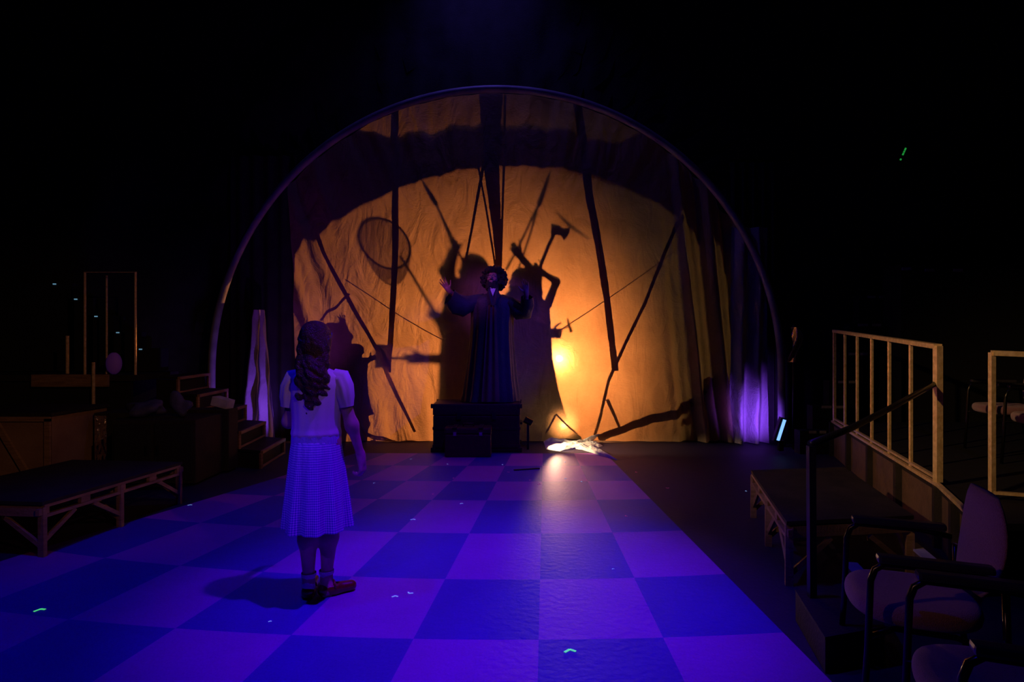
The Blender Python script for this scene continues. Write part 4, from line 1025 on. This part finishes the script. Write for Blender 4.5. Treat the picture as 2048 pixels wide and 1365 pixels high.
# stair beyond railing, taped nosings
e = empty('taped_stair', (4.4, 7.9, 0), 'dark stair climbing behind the right balustrade, each edge marked with pale tape', 'stairs')
for i, (xa, xb, y) in enumerate(((1618, 1652, 862), (1643, 1690, 812), (1676, 1711, 762), (1697, 1735, 706), (1716, 1762, 648), (1735, 1772, 592))):
    d = 7.95 + .16 * i; p = P(xa, y, d); p2 = P(xb, y, d); 
    s_o = MB().box((p.x - .12, d, 0), (p2.x + .06, d + .16, p.z)).build('step', black_paint, e)
    wdt = p2.x - p.x
    for (f0, f1) in ((0, .42), (.62, 1)):
        MB().box((p.x + wdt * f0, d - .006, p.z - .035), (p.x + wdt * f1, d, p.z + .0)).build('tape', white_tape, s_o)
sb = tag(MB().box((5.38, 8.3, 0), (8.9, 8.7, 2.56)).build('seating_block', black_paint), 'high black seating block behind the right balustrade', 'seating')
for (px, y) in ((1858, 541), (1915, 541), (1812, 538)):
    p = P(px, y, 8.3); o = MB().box((p.x - .06, 8.28, p.z - .02), (p.x + .06, 8.3, p.z + .02)).build('tape', white_tape, sb)
e = empty('exit_sign', P(1806, 309, 8.9), 'small dim green lit sign seen edge on, high on the right', 'sign')
c = P(1806, 309, 8.9); ax = V((.045, 0, .10)); 
MB().frame_box(c + V((0, .05, 0)), ax * 1.15, V((.02, 0, -.008)), V((0, .045, 0))).build('casing', black_paint, e)
MB().bar(c + V((.0, .06, .1)), (c.x, c.y + .06, 8.39), .02, .02, V((0, 1, 0))).build('hanging_rod', black_paint, e)
gm = mat('green_sign_face', (.1, .5, .15), .4, emit=(.05, 1, .15), es=.22)
for f0, f1 in ((-.85, -.65), (-.1, .2), (.3, .5), (.6, .95)):
    MB().frame_box(c + ax * (f0 + f1) / 2 + V((0, 0, 0)), ax * (f1 - f0) / 2, V((.010, 0, -.004)), V((0, .005, 0))).build('lit_stroke', gm, e)
p = P(1590, 690, 8.2)
o = grid_mesh(14, 40, lambda u_, v_: P(1582 + 16 * u_ + 5 * math.sin(v_ * 5), 655 + 70 * v_, 8.2) + V((0, .05 * math.sin(u_ * 9 + v_ * 7), 0))).build('hanging_foil', foil, smooth=True); tag(o, 'narrow crumpled foil strip hanging right of the arch', 'foil')
o = MB().tube([V((p.x + .03, 8.3, 0)), V((p.x + .03, 8.3, P(1590, 650, 8.3).z))], .02, 8).build('stand_pole', dark_metal, smooth=True); tag(o, 'thin dark pole behind the hanging foil strip', 'pole')

# armchairs
def armchair(label, loc, rz):
    e = empty('armchair', (0, 0, 0), label, 'chair')
    # local: forward = -x
    def seatf(rings): return rings
    def cushion(cx, cz, rx, ry, h, n=40):
        rings = []
        for j in range(9):
            a = math.pi * j / 8; z = -math.cos(a) * h; f = .80 + .20 * math.sin(a) ** .6
            rings.append((V((cx, 0, cz + z)), V((rx * f, 0, 0)), V((0, ry * f, 0))))
        b = MB(); b.loft(rings, n, lambda t, a: .5 * ((abs(math.cos(a)) ** 4 + abs(math.sin(a)) ** 4) ** -.25 - 1))
        return b
    cushion(0, .43, .235, .235, .04).build('seat', chair_fabric, e, smooth=True)
    rings = []
    for j in range(11):
        t = j / 10; f = math.sin(math.pi * (.08 + .84 * t)) ** .35; x = .205 + .05 * t + .02 * math.sin(math.pi * t)
        rings.append((V((x, 0, .52 + .38 * t)), V((.03 * f, 0, 0)), V((0, .225 * f, 0))))
    MB().loft(rings, 40, lambda t, a: 0).build('backrest', chair_fabric, e, smooth=True)
    for s_ in (-1, 1):
        y = .27 * s_
        fr = MB().tube([(-.22, y, 0), (-.20, y, .3), (-.19, y, .58), (-.175, y, .625), (-.14, y, .65), (.1, y, .65), (.22, y, .63)], .0125, 10).build('arm_frame', tube_metal, e, smooth=True)
        MB().tube([(.30, y, 0), (.24, y, .35), (.235, y * .98, .60)], .0125, 10).build('leg', tube_metal, e, smooth=True)
        MB().box((-.17, y - .028, .655), (.2, y + .028, .685)).build('armrest', chair_plastic, e, bevel=.012)
        MB().tube([(-.2, y, .36), (-.1, y * .8, .385), (.1, y * .8, .385), (.24, y, .36)], .0115, 8).build('seat_rail', tube_metal, e, smooth=True)
    MB().tube([(.235, -.265, .60), (.255, -.1, .62), (.255, .1, .62), (.235, .265, .60)], .012, 8).build('back_frame', tube_metal, e, smooth=True)
    e.location = loc; e.rotation_euler = (0, 0, rz); return e
c1 = armchair('dark pink upholstered armchair at the right, beside the step box', (1.65, 2.49, 0), -.36)
c2 = copy_tree(c1); c2.location = (1.50, 1.82, 0); c2.rotation_euler = (0, 0, -.36); c2['label'] = 'dark pink upholstered armchair nearest the camera, cut by the bottom right corner'
for i, (x, y) in enumerate(((4.35, 4.85), (4.6, 5.6), (5.1, 4.7))):
    c = copy_tree(c1); c.location = (x, y, PH); c.rotation_euler = (0, 0, -.3)
    c['label'] = ['dim armchair on the seating platform nearest behind the balustrade end post', 'dim armchair on the seating platform, middle of the balustrade', 'dim armchair on the platform, behind the others at the right edge'][i]; c['group'] = 'armchairs on the seating platform'
c1['group'] = c2['group'] = 'armchairs on the stage floor'

# ================================================================== FLOOR MARKS
def mark(px, py, s_, m, label, group=None, a=0, nm='floor_tape_mark'):
    p = FL(px, py); b = MB(); ca, sa = math.cos(a), math.sin(a)
    def r(x, y): return V((p.x + (x * ca - y * sa) * s_, p.y + (x * sa + y * ca) * s_, .0015))
    b.bar(r(-.5, -.25), r(0, .25), .24 * s_, .002); b.bar(r(0, .25), r(.5, -.1), .24 * s_, .002)
    tag(b.build(nm, m), label, 'tape', group)
mark(1140, 1303, .055, glow_green, 'glowing green chevron of tape at the bottom centre of the floor')
mark(80, 1221, .05, glow_green, 'glowing green chevron of tape at the lower left of the floor', a=.4)
mark(790, 1194, .035, glow_pale, 'pale tape chevron right of the girl, nearer her shoes')
mark(820, 1187, .035, glow_pale, 'pale tape chevron right of the girl, farther from her shoes', a=2.6)
mark(826, 1040, .04, glow_pale, 'pale tape chevron on the floor beside the blue skirt hem')
mark(380, 1011, .035, glow_pale, 'pale tape chevron at the far leg of the left bench', a=.2)
for (x, y) in ((748, 967), (822, 919), (895, 929), (923, 1008), (1005, 930), (1130, 925), (1131, 958), (1163, 964), (1226, 1139), (1492, 983), (340, 961), (540, 1244)):
    mark(x, y, .028 if y < 1100 else .016, glow_pale, 'tiny pale scrap glinting on the chequered floor', 'tiny pale scraps on the floor', random.uniform(0, 3), 'floor_scrap')  # glint of these scraps comes from the emission in their material
for (x, y) in ((866, 989), (1017, 945), (1078, 969), (1060, 961), (1272, 945), (1335, 977), (1252, 1033), (907, 957)):
    mark(x, y, .03, glow_pink, 'tiny pink scrap glinting on the chequered floor', 'tiny pink scraps on the floor', random.uniform(0, 3), 'floor_scrap')
p = FL(1045, 942); o = MB().bar(p + V((-.1, 0, .006)), p + V((.2, .1, .006)), .03, .012).build('dark_stick', blackwood, bevel=.003); tag(o, 'short dark stick lying on the floor before the suitcase', 'stick')
